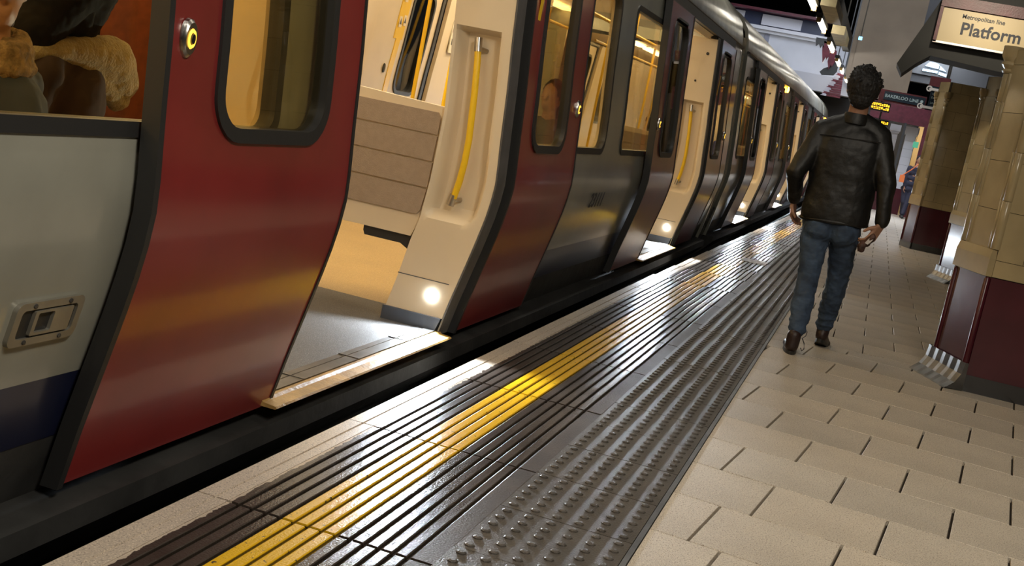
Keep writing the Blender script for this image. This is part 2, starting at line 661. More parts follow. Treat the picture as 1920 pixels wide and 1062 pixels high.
# far courses, square to the platform edge
for l in range(0, 84):
    for u in range(-1, 10):
        y0 = 7.7 + l * 0.43
        off = 0.0 if l % 2 == 0 else 0.205
        x0 = -0.245 + u * 0.41 - off + 0.205
        pts = [(x0 + gxj, y0 + 0.0022), (x0 + 0.41 - gxj, y0 + 0.0022), (x0 + 0.41 - gxj, y0 + 0.43 - 0.0022), (x0 + gxj, y0 + 0.43 - 0.0022)]
        pts = clip(pts, lambda p: p[0] + 0.402)
        pts = clip(pts, lambda p: p[1] - seam(p[0]) - 0.003) if pts else pts
        if len(pts) >= 3:
            pieces.append(pts)


def seen(p):
    c = Vector((sum(a[0] for a in p) / len(p), sum(a[1] for a in p) / len(p), 0)) - Vector((0, 0, 1.2))
    z = c.dot(_f)
    if z < 0.3:
        return 99
    x, y = 960 + 2300 * c.dot(_r) / z, 531 - 2300 * c.dot(_u) / z
    return z if (-120 < x < 2150 and -50 < y < 1250) else 50 + z


pieces.sort(key=seen)
rest = MB()
for i, p in enumerate(pieces):
    r = slab_piece(p)
    if not r:
        continue
    mbb, loc = r
    if i < 290:
        link('paving_slab', mbb.mesh('paving_slab', tm[random.randrange(4)], merge=False), pl, loc)
    else:
        n0 = len(rest.v)
        rest.v += [(v[0] + loc[0], v[1] + loc[1], v[2]) for v in mbb.v]
        rest.f += [tuple(n0 + q for q in f) for f in mbb.f]
o = rest.build('distant_paving', TILE, pl)
o['kind'] = 'stuff'

# ribbed tiles (share one mesh), edge stones, blister tiles
PITCH = 0.975
rib = MB()
prof = [(0.0, -0.02), (0.0, 0.0)]
x = 0.0
npr = 13
for i in range(npr):
    w = 0.0405
    prof += [(x + 0.001, 0.0), (x + 0.026, 0.0), (x + 0.0285, -0.002), (x + 0.029, -0.010), (x + 0.038, -0.010), (x + 0.0385, -0.002)]
    x += w
prof += [(x + 0.0015, 0.0), (0.586, 0.0), (0.586, -0.02)]
rib.strip(prof, 0.006, PITCH - 0.006)
for yy in (0.006, PITCH - 0.006):
    rib.poly([(a, yy, b) for a, b in prof])
ribm = rib.mesh('ribbed_tile', RIB)
st = MB()
sp = [(0, -0.05), (0, -0.004), (0.004, 0.0), (0.052, 0.0), (0.054, -0.004), (0.058, -0.004), (0.060, 0.0), (0.094, 0.0), (0.094, -0.05)]
st.strip(sp, 0.003, PITCH - 0.003)
for yy in (0.003, PITCH - 0.003):
    st.poly([(a, yy, b) for a, b in sp])
stm = st.mesh('edge_stone', COPE)
for i in range(-6, 22):
    y0 = 3.80 + PITCH * (i)
    d = drift(y0 + .5)
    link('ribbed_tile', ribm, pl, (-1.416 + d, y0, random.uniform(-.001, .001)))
    link('edge_stone', stm, pl, (-1.511 + d, y0, random.uniform(-.001, .0015)))
bl = MB()
bl.box(0.0015, 0.4085, 0.0015, 0.4085, -0.02, 0.0)
for i in range(6):
    for j in range(6):
        cx, cy = 0.034 + i * 0.0683, 0.034 + j * 0.0683
        bl.lathe((cx, cy, 0), [(0.0155, -0.0005), (0.0145, 0.0032), (0.009, 0.0058), (0.0001, 0.0062)], n=8)
blm = bl.mesh('blister_tile', BLIST, merge=False)
for i in range(-12, 48):
    link('blister_tile', blm, pl, (-0.832, 2.994 + 0.411 * (i), random.uniform(-.0008, .0008)))
# pale rectangular patch laid on the ribbed strip
MB().box(-1.10, -0.86, 12.4, 12.75, -0.006, 0.0015).build('pale_patch', COPE, pl)

# platform face wall, track bed, tunnel walls and ceiling
struct(MB().box(-1.44, -1.40, -3, 60, -1.12, -0.03).build('wall_platform_face', DARK), 'dark brick face below the platform edge')
struct(MB().box(-14, -1.35, -6, 75, -1.3, -1.15).build('floor_trackbed', DARK), 'dark track bed beneath the train')
struct(MB().box(-14.2, -14, -8, 75, -1.3, 7).build('wall_left', DARK), 'dark wall beyond the far platform')
struct(MB().box(5.2, 5.4, -8, 75, -1.3, 7).build('wall_right', DARK), 'dark concourse wall behind the pillars')
struct(MB().box(-14, 5.2, -8.2, -8, -1.3, 7).build('wall_back', DARK), 'dark end wall behind the viewpoint')
struct(MB().box(-14, 5.2, 75, 75.2, -1.3, 7).build('wall_end', DARK), 'dark tunnel end wall')
cm = MB()
cm.box(-14.2, 5.4, -8.2, 24, 6.6, 6.8)
cm.box(-14.2, -6, 24, 75.2, 6.6, 6.8).box(3, 5.4, 24, 75.2, 6.6, 6.8).box(-6, 3, 36, 75.2, 6.6, 6.8)
struct(cm.build('ceiling', DARK), 'dark station ceiling')

# ---------------------------------------------------------------- train carriage
_cache = {}


def cached(key, fn):
    if key not in _cache:
        _cache[key] = fn()
    return _cache[key]


WIN_Z0, WIN_Z1 = 0.935, 1.90
OPEN = 1.61
OFFS = (2.12, 8.45, 14.78)
CL = 18.65
XM = -6.2           # mirror: far side x = XM - P


def Pm(z):
    return XM - P(z)


def leaf_meshes(kind):
    """door leaf meshes with local y from 0; kind 'left' or 'right'"""
    L = 1.05 if kind == 'left' else 1.09
    w = (0.21, 0.86, 0.93, 1.965, 0.13) if kind == 'left' else (0.17, 0.81, 0.93, 1.965, 0.13)
    d = {}
    d['leaf'] = slab(MB(), 0.0, -0.036, (0, L, 0.05, 2.05, 0.0), [w]).mesh('door_leaf', RED, True)
    d['seal'] = slab(MB(), 0.004, -0.045, (-0.022, 0.0, 0.04, 2.05, 0)).mesh('rubber_seal', BLACK, True)
    d['seal2'] = slab(MB(), 0.004, -0.045, (L, L + 0.016, 0.04, 2.05, 0)).mesh('rubber_seal', BLACK, True)
    d['frame'] = slab(MB(), 0.009, -0.04, w, [inset(w, 0.038)]).mesh('window_frame', BLACK, True)
    d['pane'] = slab(MB(), -0.014, -0.019, inset(w, 0.03)).mesh('window_pane', GLASS, True)
    by = 0.06 if kind == 'left' else 0.99
    b = MB()
    bx = P(1.17)
    for (r0, r1, r2, r3) in ((0.024, 0.021, 0.0, 0.0),):
        pass
    b.lathe((0, 0, 0), [(1.0, 0.0), (0.96, 0.010), (0.8, 0.016), (0.52, 0.016), (0.50, 0.012)], n=20, axis='x')
    b.v = [(bx + v[0] - 0.001, by + v[1] * 0.030, 1.17 + v[2] * 0.047) for v in b.v]
    d['button'] = b.mesh('button_surround', STEEL, True)
    c = MB()
    c.lathe((0, 0, 0), [(0.52, 0.014), (0.45, 0.020), (0.30, 0.018)], n=20, axis='x')
    c.v = [(bx + v[0] - 0.001, by + v[1] * 0.030, 1.17 + v[2] * 0.047) for v in c.v]
    d['ring'] = c.mesh('button_ring', mat('amber_button_ring', (0.8, 0.45, 0.05), 0.4, emit=(1.0, 0.55, 0.06), estr=1.6), True)
    c = MB()
    c.lathe((0, 0, 0), [(0.30, 0.014), (0.25, 0.022), (0.001, 0.023)], n=16, axis='x')
    c.v = [(bx + v[0] - 0.001, by + v[1] * 0.030, 1.17 + v[2] * 0.047) for v in c.v]
    d['cap'] = c.mesh('button_cap', BLACKG, True)
    st_ = MB()
    x2 = P(1.58) + 0.0015
    st_.prism([(0.06, 1.48), (0.10, 1.48), (0.10, 1.72), (0.06, 1.72)], 'x', x2, x2 + 0.002)
    d['sticker'] = st_.mesh('warning_label', YEL)
    return d


def col_panel():
    """cream draught-screen end panel facing the doorway, with a scooped grab-bar recess; local y=0 is its face"""
    zs = np.concatenate([np.linspace(0.14, 0.50, 10), np.linspace(0.53, 1.50, 46), np.linspace(1.55, 2.02, 8)])
    lz = [0.14, 0.28, 0.46, 0.57, 0.75, 1.05, 1.54, 2.05]
    lx = [-1.975, -1.945, -1.915, -1.89, -1.875, -1.87, -1.91, -1.96]
    mb = MB()
    n = 22

    def sm(t):
        t = min(max(t, 0), 1)
        return t * t * (3 - 2 * t)
    rows = []
    for z in zs:
        xl = float(np.interp(z, lz, lx))
        xr = P(z) - 0.05 + 0.035
        row = []
        for i in range(n + 1):
            x = xl + (xr - xl) * i / n
            dl = sm((x - xl - 0.004) / 0.05)
            dr = sm((xr - 0.045 - x) / 0.035)
            db = sm((z - 0.575 - 0.03 * (x - xl)) / 0.05)
            dt = sm((1.435 - z) / 0.02)
            depth = 0.085 * dl * dr * db * dt
            row.append((x, depth, z))
        rows.append(row)
    for a, b in zip(rows, rows[1:]):
        for i in range(n):
            mb.quad(a[i], a[i + 1], b[i + 1], b[i])
        mb.quad(a[0], b[0], (b[0][0], 0.12, b[0][2]), (a[0][0], 0.12, a[0][2]))
        mb.quad(a[-1], (a[-1][0], 0.12, a[-1][2]), (b[-1][0], 0.12, b[-1][2]), b[-1])
        mb.quad((a[0][0], 0.12, a[0][2]), (a[-1][0], 0.12, a[-1][2]), (b[-1][0], 0.12, b[-1][2]), (b[0][0], 0.12, b[0][2]))
    return mb.mesh('door_pillar_panel', CREAM, True)


def carriage(s, label, n):
    near = n == 0
    T = thing('train_carriage', label, 'train carriage', (-3.1, s, -0.9), 'carriages of the standing train')

    def part(name, me, y=0.0, parent=None):
        if parent is None:
            return link(name, me, T, (3.1, y, 0.9))
        return link(name, me, parent, (0, 0, 0))
    LF = cached('L', lambda: leaf_meshes('left'))
    RT = cached('R', lambda: leaf_meshes('right'))
    # body side panels between doorways
    spans = [(0.0, OFFS[0], [(0.25, OFFS[0] - 0.40, WIN_Z0, WIN_Z1, 0.11)])]
    for k in range(2):
        a, b = OFFS[k] + OPEN + 0.12, OFFS[k + 1]
        wa = (OFFS[k] + 1.98, OFFS[k] + 3.93, WIN_Z0 - .01, WIN_Z1 + 0.03, 0.13)
        wb = (OFFS[k] + 4.38, OFFS[k] + 5.95, WIN_Z0 - .01, WIN_Z1, 0.08)
        spans.append((a, b, [wa, wb]))
    a = OFFS[2] + OPEN + 0.12
    spans.append((a, CL, [(a + 0.25, a + 1.5, WIN_Z0, WIN_Z1, 0.11)]))
    for i, (a, b, hs) in enumerate(spans):
        hl = [(h[0] - a, h[1] - a, h[2], h[3], h[4]) for h in hs]
        key = ('span', i if i in (0, 3) else 1)

        def mk():
            d = {}
            d['w'] = slab(MB(), -0.06, -0.095, (0, b - a, 0.345, 2.13, 0), hl).mesh('side_panel', WHITE, True)
            d['b'] = slab(MB(), -0.06, -0.095, (0, b - a, 0.17, 0.345, 0)).mesh('blue_skirt', BLUE, True)
            d['k'] = slab(MB(), -0.062, -0.10, (0, b - a, -0.12, 0.17, 0)).mesh('black_skirt', UNDER, True)
            f, g = [], []
            for h in hl:
                f.append(slab(MB(), -0.054, -0.10, h, [inset(h, 0.036)]).mesh('window_frame', BLACK, True))
                g.append(slab(MB(), -0.070, -0.075, inset(h, 0.03)).mesh('window_pane', GLASS, True))
            d['f'], d['g'] = f, g
            # inner lining above and below the windows
            d['in'] = slab(MB(), -0.10, -0.12, (0, b - a, 0.12, 2.1, 0), [(h[0] + .02, h[1] - .02, h[2] + .02, h[3] - .02, h[4]) for h in hl]).mesh('inner_lining', CREAM, True)
            return d
        d = cached(key, mk)
        sp_ = part('side_panel', d['w'], a)
        part('blue_skirt', d['b'], a)
        part('black_skirt', d['k'], a)
        part('inner_lining', d['in'], a)
        for f, g in zip(d['f'], d['g']):
            fo = part('side_window', f, a)
            link('window_pane', g, fo)
    # doorways
    for k, of in enumerate(OFFS):
        a = part('door_leaf', LF['leaf'], of - 1.05)
        b = part('door_leaf', RT['leaf'], of + 1.86)
        for o_, D in ((a, LF), (b, RT)):
            for nm, key in (('rubber_seal', 'seal'), ('rubber_seal', 'seal2'), ('window_frame', 'frame'), ('window_pane', 'pane'),
                            ('button_surround', 'button'), ('button_ring', 'ring'), ('button_cap', 'cap')):
                link(nm, D[key], o_)
        wl = link('warning_label', RT['sticker'], b)
        cp = cached('col', col_panel)
        c = part('door_pillar_panel', cp, of + OPEN)

        def bar():
            pts = [(-1.79, 0.045, 1.375), (-1.775, 0.035, 1.30), (-1.757, 0.03, 1.15), (-1.742, 0.03, 0.95), (-1.742, 0.03, 0.85), (-1.75, 0.035, 0.76), (-1.765, 0.04, 0.68)]
            return MB().tube(pts, 0.0155, 12).mesh('grab_bar', YEL, True)
        g = link('grab_bar', cached('bar', bar), c)

        def ends():
            m_ = MB()
            m_.tube([(-1.792, 0.045, 1.395), (-1.782, 0.04, 1.335)], 0.0175, 12)
            m_.tube([(-1.785, 0.04, 1.35), (-1.755, 0.085, 1.345)], 0.011, 8)
            return m_.mesh('bar_bracket', STEEL, True)

        def ends2():
            m_ = MB()
            m_.tube([(-1.765, 0.04, 0.695), (-1.775, 0.042, 0.645)], 0.0175, 12)
            m_.tube([(-1.768, 0.04, 0.67), (-1.745, 0.085, 0.675)], 0.011, 8)
            return m_.mesh('bar_bracket', STEEL, True)
        link('bar_bracket', cached('ends', ends), c)
        link('bar_bracket', cached('ends2', ends2), c)

        def kick():
            m_ = MB()
            pts = [(-1.985, 0.075), (-1.72, 0.075), (-1.70, 0.14), (-1.985, 0.14)]
            m_.prism(pts, 'y', -0.012, 0.12)
            return m_.mesh('kick_plate', mat('blue_grey_kick_plate', (0.06, 0.07, 0.09), 0.4))
        link('kick_plate', cached('kick', kick), c)

        def seam_():
            m_ = MB()
            m_.prism([(-1.945, 0.298), (-1.695, 0.298), (-1.694, 0.302), (-1.945, 0.302)], 'y', -0.0012, 0.003)
            return m_.mesh('panel_joint', GREYS)
        link('panel_joint', cached('seam', seam_), c)
        for (bx_, bz_, br_) in ((-1.80, 1.62, 0.010), (-1.74, 1.88, 0.014)):
            link('panel_bolt', cached(('bolt', br_), lambda: MB().lathe((bx_, 0, bz_), [(br_, -0.001), (br_, -0.004), (br_ * .6, -0.006), (0.0005, -0.006)], n=10, axis='y').mesh('panel_bolt', BLACK)), c)

        def lamp():
            return MB().lathe((-1.765, -0.004, 0.232), [(0.017, 0.004), (0.016, -0.003), (0.0005, -0.005)], n=16, axis='y').mesh('step_lamp', LEDW, True)
        link('step_lamp', cached('lamp', lamp), c)

        def gs():
            m_ = MB()
            slab(m_, -0.006, -0.0135, (-0.004, 0.125, 0.06, 2.04, 0))
            return m_.mesh('door_edge_seal', GREYS, True)
        part('door_edge_seal', cached('gs', gs), of + OPEN + 0.002)

        def bj():
            m_ = MB()
            slab(m_, -0.045, -0.10, (0.12, 0.25, 0.03, 2.10, 0))
            return m_.mesh('door_pocket_trim', BLACK, True)
        part('door_pocket_trim', cached('bj', bj), of + OPEN)

        def hd():
            m_ = MB()
            slab(m_, -0.02, -0.10, (-1.1, OPEN + 1.4, 2.055, 2.135, 0))
            return m_.mesh('door_track', BLACK, True)
        part('door_track', cached('hd', hd), of)

        def hin():
            m_ = MB()
            m_.prism([(-1.72, 2.05), (-1.78, 2.02), (-2.05, 2.10), (-2.05, 2.2), (-1.72, 2.15)], 'y', 0, OPEN)
            return m_.mesh('door_header', CREAM)
        part('door_header', cached('hin', hin), of)

        def sill():
            m_ = MB()
            m_.prism([(-1.80, 0.056), (-1.645, 0.056), (-1.640, 0.060), (-1.645, 0.066), (-1.69, 0.070), (-1.70, 0.078), (-1.80, 0.078)], 'y', -0.05, OPEN + 0.02)
            return m_.mesh('door_sill', STEP, False)
        so = part('door_sill', cached('sill', sill), of)

        def trk():
            m_ = MB()
            m_.box(-1.765, -1.715, 0, OPEN, 0.078, 0.083).box(-1.80, -1.772, 0, OPEN, 0.078, 0.0815)
            for yy in (0.28, 0.75, 1.25):
                m_.box(-1.80, -1.715, yy, yy + 0.008, 0.0825, 0.085)
            return m_.mesh('sill_track', DSTEEL)
        link('sill_track', cached('trk', trk), so)

        # seat partition with grooved beige infill, back of the transverse seats
        def partn():
            m_ = MB()
            out = [(-2.62, 0.47), (-1.93, 0.47), (-1.88, 0.60), (-1.865, 1.068), (-2.30, 1.085), (-2.56, 1.085), (-2.62, 1.03)]
            m_.prism(out, 'y', 0.03, 0.09)
            return m_.mesh('seat_partition', CREAM)
        pt = part('seat_partition', cached('part', partn), of + OPEN)

        def pin():
            m_ = MB()
            z0, z1 = 0.575, 1.04
            edges = [z0, 0.698, 0.818, 0.938, z1]
            for q in range(4):
                a_, b_ = edges[q] + (0.004 if q else 0), edges[q + 1] - (0.004 if q < 3 else 0)
                xr = -1.888 + 0.0 * q
                xr0 = -1.905 if q == 0 else -1.888
                if q == 3:
                    m_.prism([(-2.58, a_), (xr, a_), (xr, b_ - 0.02), (xr - 0.015, b_), (-2.56, b_)], 'y', 0.018, 0.032)
                elif q == 0:
                    m_.prism([(-2.58, a_), (xr - 0.03, a_), (xr - 0.015, a_ + 0.02), (xr - .004, b_), (-2.58, b_)], 'y', 0.018, 0.032)
                else:
                    m_.prism([(-2.58, a_), (xr - .003, a_), (xr, b_), (-2.58, b_)], 'y', 0.018, 0.032)
            return m_.mesh('grooved_infill', BEIGE)
        link('grooved_infill', cached('pin', pin), pt)

        def seat():
            m_ = MB()
            m_.box(-2.60, -1.80, 0.10, 0.52, 0.50, 0.58, 0.02)
            m_.box(-2.60, -1.80, 0.10, 0.18, 0.55, 1.05, 0.02)
            return m_.mesh('transverse_seat', mat('seat_moquette', (0.10, 0.02, 0.04), 0.9, var=0.6, vscale=60))
        part('transverse_seat', cached('seat', seat), of + OPEN)

        def sb():
            return MB().prism([(-2.17, 0.445), (-2.16, 0.425), (-1.98, 0.425), (-1.93, 0.40), (-1.90, 0.40), (-1.90, 0.47), (-2.17, 0.47)], 'y', 0.05, 0.2).mesh('seat_bracket', BLACK)
        part('seat_bracket', cached('sb', sb), of + OPEN)

        # floor of the doorway bay
        part('vestibule_floor', cached('vf', lambda: MB().box(-4.42, -1.80, 0.0, OPEN, 0.0, 0.078).box(-4.42, -1.85, -0.3, 0.0, 0.0, 0.078).box(-4.42, -1.85, OPEN, OPEN + 0.32, 0.0, 0.078).mesh('vestibule_floor', VFLOOR)), of)
        # far side doors, closed
        def fdoor():
            return slab(MB(), -0.14 * -1 + 0.0, 0.20, (0.0, 1.6, 0.08, 2.05, 0), [(0.80, 1.36, 0.95, 1.93, 0.13)], xf=Pm).mesh('far_door', CREAM, True)
        fd = part('far_door', cached('fd', fdoor), of)
        link('window_frame', cached('fdf', lambda: slab(MB(), 0.21, 0.13, (0.80, 1.36, 0.95, 1.93, 0.13), [(0.835, 1.325, 0.985, 1.895, 0.10)], xf=Pm).mesh('window_frame', BLACK, True)), fd)
        link('window_pane', cached('fdp', lambda: slab(MB(), 0.165, 0.17, (0.82, 1.34, 0.97, 1.91, 0.11), xf=Pm).mesh('window_pane', GLASSC, True)), fd)
        link('door_edge_line', cached('fdl', lambda: slab(MB(), 0.215, 0.14, (1.50, 1.56, 0.1, 2.05, 0), xf=Pm).mesh('door_edge_line', BLACK, True)), fd)

        def ystrip():
            m_ = MB()
            slab(m_, 0.206, 0.19, (0.54, 0.74, 1.45, 2.05, 0), xf=Pm)
            slab(m_, 0.206, 0.19, (0.60, 0.70, 0.30, 1.45, 0), xf=Pm)
            return m_.mesh('yellow_edge_strip', YEL, True)
        link('yellow_edge_strip', cached('ys', ystrip), fd)

        for (yy, z_) in ((0.565, 1.60), (0.66, 1.62), (0.575, 1.83), (0.665, 1.86)):
            x_ = Pm(z_) + 0.208
            link('warning_label', cached(('tri', yy), lambda: MB().prism([(yy, z_ - .045), (yy + 0.065, z_ - .045), (yy + 0.065, z_ + 0.055), (yy, z_ + 0.055)], 'x', x_, x_ + 0.002).mesh('warning_label', CREAM)), fd)
            link('warning_triangle', cached(('tri2', yy), lambda: MB().prism([(yy + .01, z_ - .02), (yy + 0.055, z_ - .02), (yy + 0.0325, z_ + 0.035)], 'x', x_ + 0.0025, x_ + 0.0035).mesh('warning_triangle', BLACK)), fd)

        def fbtn():
            m_ = MB()
            m_.lathe((0, 0, 0), [(1, 0), (0.9, 0.012), (0.0005, 0.016)], n=14, axis='x')
            m_.v = [(Pm(1.17) + 0.20 + v[0], 0.50 + v[1] * 0.026, 1.17 + v[2] * 0.045) for v in m_.v]
            return m_.mesh('door_button', BLACKG, True)
        link('door_button', cached('fb', fbtn), fd)
        if near:
            # alarm notice on the far wall
            x_ = Pm(1.6) + 0.245
            nb = MB().prism([(1.83, 1.44), (2.03, 1.44), (2.03, 1.76), (1.83, 1.76)], 'x', x_, x_ + 0.012).mesh('alarm_notice', mat('notice_white', (0.75, 0.72, 0.6), 0.4))
            no = part('alarm_notice', nb, of)
            text_mesh('notice_lettering', 'FIRE', 0.085, mat('red_print', (0.6, 0.04, 0.02), 0.5), no, (x_ + 0.013, 1.845, 1.645), (math.pi / 2, 0, math.pi / 2), bold=0.002)
            link('notice_symbol', MB().prism([(1.86, 1.52), (1.95, 1.52), (1.95, 1.58), (1.86, 1.58)], 'x', x_ + 0.012, x_ + 0.015).mesh('notice_symbol', BLACK), no)
    # aisle floors, ceiling, far wall, ends, roof
    fl = []
    cuts = [(0.0, OFFS[0] - 0.3)] + [(OFFS[k] + OPEN + 0.32, OFFS[k + 1] - 0.3) for k in range(2)] + [(OFFS[2] + OPEN + 0.32, CL)]
    for i, (a, b) in enumerate(cuts):
        part('aisle_floor', MB().box(-4.42, -1.85, a, b, 0.0, 0.078).mesh('aisle_floor', AFLOOR))
        wa_ = [(q, q + 1.35, 0.95, 1.90, 0.11) for q in (a + 0.35,) if q + 1.5 < b] if b - a > 2 else []
        part('far_wall', slab(MB(), 0.24, 0.20, (a - 0.3 if i else a, b + (0.3 if i < 3 else 0), 0.08, 2.1, 0), wa_, xf=Pm).mesh('far_wall', CREAM, True))
        for h in wa_:
            fw = part('far_window', slab(MB(), 0.245, 0.19, h, [inset(h, 0.035)], xf=Pm).mesh('far_window', BLACK, True))
            link('window_pane', slab(MB(), 0.21, 0.215, inset(h, 0.03), xf=Pm).mesh('window_pane', GLASSC, True), fw)
    part('far_body_shell', cached('fbs', lambda: slab(MB(), 0.06, 0.10, (0, CL, 0.0, 2.13, 0), [(q, q + 1.2, 0.95, 1.9, 0.1) for q in (0.4, 4.3, 6.4, 9.25, 10.6, 12.8, 15.58, 17.0)], xf=Pm).mesh('far_body_shell', WHITE, True)))

    def ceil():
        m_ = MB()
        m_.prism([(-1.76, 2.12), (-2.1, 2.22), (-3.1, 2.26), (-4.1, 2.22), (-4.44, 2.12), (-4.44, 2.3), (-1.76, 2.3)], 'y', 0, CL)
        return m_.mesh('inner_ceiling', CREAM)
    part('inner_ceiling', cached('ceil', ceil))

    def cl():
        return MB().box(-0.06, 0.06, 0, 1.5, 2.195, 2.225).mesh('ceiling_lamp', CEILL)
    for x_ in (-2.45, -3.75):
        for y_ in np.arange(0.6, CL - 1.2, 1.85):
            link('ceiling_lamp', cached('cl', cl), T, (3.1 + x_, float(y_), 0.9))

    def roof():
        pts = [(-1.745, 2.13), (-1.73, 2.16), (-1.74, 2.25), (-1.78, 2.40), (-1.90, 2.555), (-2.08, 2.66), (-2.4, 2.74), (-3.1, 2.79)]
        pts = pts + [(XM - a_, b_) for a_, b_ in reversed(pts[:-1])]
        inn = [(x_ + (0.03 if x_ < -3.1 else (-0.03 if x_ > -3.1 else 0)), z_ - 0.035 if z_ > 2.2 else z_) for x_, z_ in pts]
        m_ = MB()
        m_.strip(pts, 0.0, CL)
        m_.strip(inn, 0.0, CL)
        for y_ in (0.0, CL):
            for (a_, b_), (c_, d_) in zip(zip(pts, inn), zip(pts[1:], inn[1:])):
                m_.quad((a_[0], y_, a_[1]), (c_[0], y_, c_[1]), (d_[0], y_, d_[1]), (b_[0], y_, b_[1]))
        return m_.mesh('roof', ROOF, True)
    part('roof', cached('roof', roof))

    def gut():
        m_ = MB()
        m_.prism([(-1.735, 2.13), (-1.705, 2.132), (-1.70, 2.15), (-1.735, 2.162)], 'y', 0, CL)
        return m_.mesh('roof_gutter', BLACK)
    part('roof_gutter', cached('gut', gut))

    def endp():
        m_ = MB()
        m_.prism([(-2.5, 0.05), (-1.74, 0.0), (-1.62, 0.75), (-1.72, 2.1), (-1.9, 2.5), (-2.5, 2.7)], 'y', 0.0, 0.04)
        m_.prism([(-3.7, 0.05), (-4.46, 0.0), (-4.58, 0.75), (-4.48, 2.1), (-4.3, 2.5), (-3.7, 2.7)], 'y', 0.0, 0.04)
        m_.box(-3.7, -2.5, 0, 0.04, 2.05, 2.7)
        return m_.mesh('end_wall', WHITE)
    part('end_wall', cached('endp', endp), 0.0)
    part('end_wall', cached('endp', endp), CL - 0.04)

    def und():
        m_ = MB()
        m_.box(-4.3, -1.85, 0.1, CL - 0.1, -0.75, -0.02)
        m_.prism([(-1.80, 0.02), (-1.66, 0.0), (-1.655, -0.06), (-1.72, -0.14), (-1.9, -0.3)], 'y', 0.05, CL - 0.05)
        m_.box(-1.70, -1.66, 0.05, CL - 0.05, -0.30, -0.26)
        return m_.mesh('underframe', UNDER)
    part('underframe', cached('und', und))
    if n < 2:
        def gang():
            m_ = MB()
            L = 0.60
            for q in range(9):
                y0_ = q * L / 9
                y1_ = (q + 1) * L / 9
                ym = (y0_ + y1_) / 2
                for (xa, xb) in ((-1.80, -1.76),):
                    pts0 = [(-1.86, -0.1), (-1.80, 0.6), (-1.84, 2.1), (-2.05, 2.45), (-4.15, 2.45), (-4.36, 2.1), (-4.40, 0.6), (-4.34, -0.1)]
                    pts1 = [(x_ + (0.05 if x_ > -3.1 else -0.05), z_ + (0.04 if z_ > 2 else 0)) for x_, z_ in pts0]
                    for (pa, pb, sa_, sb_) in ((pts0, pts1, y0_, ym), (pts1, pts0, ym, y1_)):
                        for i_ in range(len(pa) - 1):
                            m_.quad((pa[i_][0], sa_, pa[i_][1]), (pa[i_ + 1][0], sa_, pa[i_ + 1][1]), (pb[i_ + 1][0], sb_, pb[i_ + 1][1]), (pb[i_][0], sb_, pb[i_][1]))
            m_.box(-3.7, -2.5, 0, L, -0.02, 0.075)
            return m_.mesh('gangway_bellows', BLACK)
        part('gangway_bellows', cached('gang', gang), CL)

    def poles():
        return MB().tube([(0, 0, 0.08), (0, 0, 2.23)], 0.017, 8).mesh('grab_pole', YEL, True)
    pm_ = cached('poles', poles)
    for x_ in (-2.62, -3.58):
        for yy in (1.0, 4.1, 5.7, 7.6, 10.6, 12.1, 14.0, 17.2):
            link('grab_pole', pm_, T, (3.1 + x_, yy, 0.9))
        link('hand_rail', cached('rail', lambda: MB().tube([(0, 0.3, 1.98), (0, CL - 0.3, 1.98)], 0.016, 8).mesh('hand_rail', YEL, True)), T, (3.1 + x_, 0, 0.9))
    # marker lamp high on the body
    if n >= 1:
        yy = 6.2 if n == 1 else 0.6
        m_ = MB().lathe((P(2.08) - 0.05, yy, 2.085), [(0.05, 0.0), (0.045, 0.02), (0.0005, 0.03)], n=14, axis='x')
        part('amber_marker_lamp', m_.mesh('amber_marker_lamp', mat('amber_marker', (0.9, 0.4, 0.05), 0.4, emit=(1.0, 0.42, 0.03), estr=30), True))
    # interior light
    for of in ([-0.6] + list(OFFS)):
        y_ = s + of + 2.6
        if y_ < -1.5 or n == 2:
            continue
        area('carriage_light', (-3.1, y_, 2.17), (-3.1, y_, 0), 1.6, 2.6, 42 if near else 34, (1.0, 0.84, 0.58))
    for of in OFFS:
        yl = s + of + OPEN
        if yl < 1:
            continue
        l = bpy.data.lights.new('step_lamp_light', 'SPOT')
        l.energy = 85
        l.color = (0.80, 0.90, 1.0)
        l.shadow_soft_size = 0.018
        l.spot_size = math.radians(165)
        l.spot_blend = 0.5
        lo = bpy.data.objects.new('step_lamp_light', l)
        COL.objects.link(lo)
        lo.location = (-1.765, yl - 0.03, 0.232)
        lo.rotation_euler = Vector((0.25, -1.0, -0.22)).to_track_quat('-Z', 'Y').to_euler()
    return T


C1 = carriage(-4.9, 'nearest red and white train carriage with an open doorway and five digits on its side', 0)
C2 = carriage(14.35, 'second train carriage along, joined behind the nearest one beside the walking man', 1)
C3 = carriage(33.6, 'furthest train carriage, mostly hidden behind the walking man', 2)


# carriage number, equipment latch
def on_side(o, y, z, off):
    """place flat lettering on the curved body side"""
    dz = 0.03
    sl = math.atan2(P(z + dz) - P(z - dz), 2 * dz)
    o.location = (3.1 + P(z) + off, y - (-4.9), z + 0.9)
    o.rotation_euler = (math.pi / 2, 0, math.pi / 2)
    return o


nm = text_mesh('carriage_number', '23111', 0.135, INK, C1, bold=0.0008, sx=1.02, spc=1.12)
on_side(nm, 7.37, 0.592, -0.054)
nm.scale = (1.02, 1.0, 1)
nm.rotation_euler = (math.pi / 2 + math.atan2(P(0.69) - P(0.59), 0.10), 0, math.pi / 2)

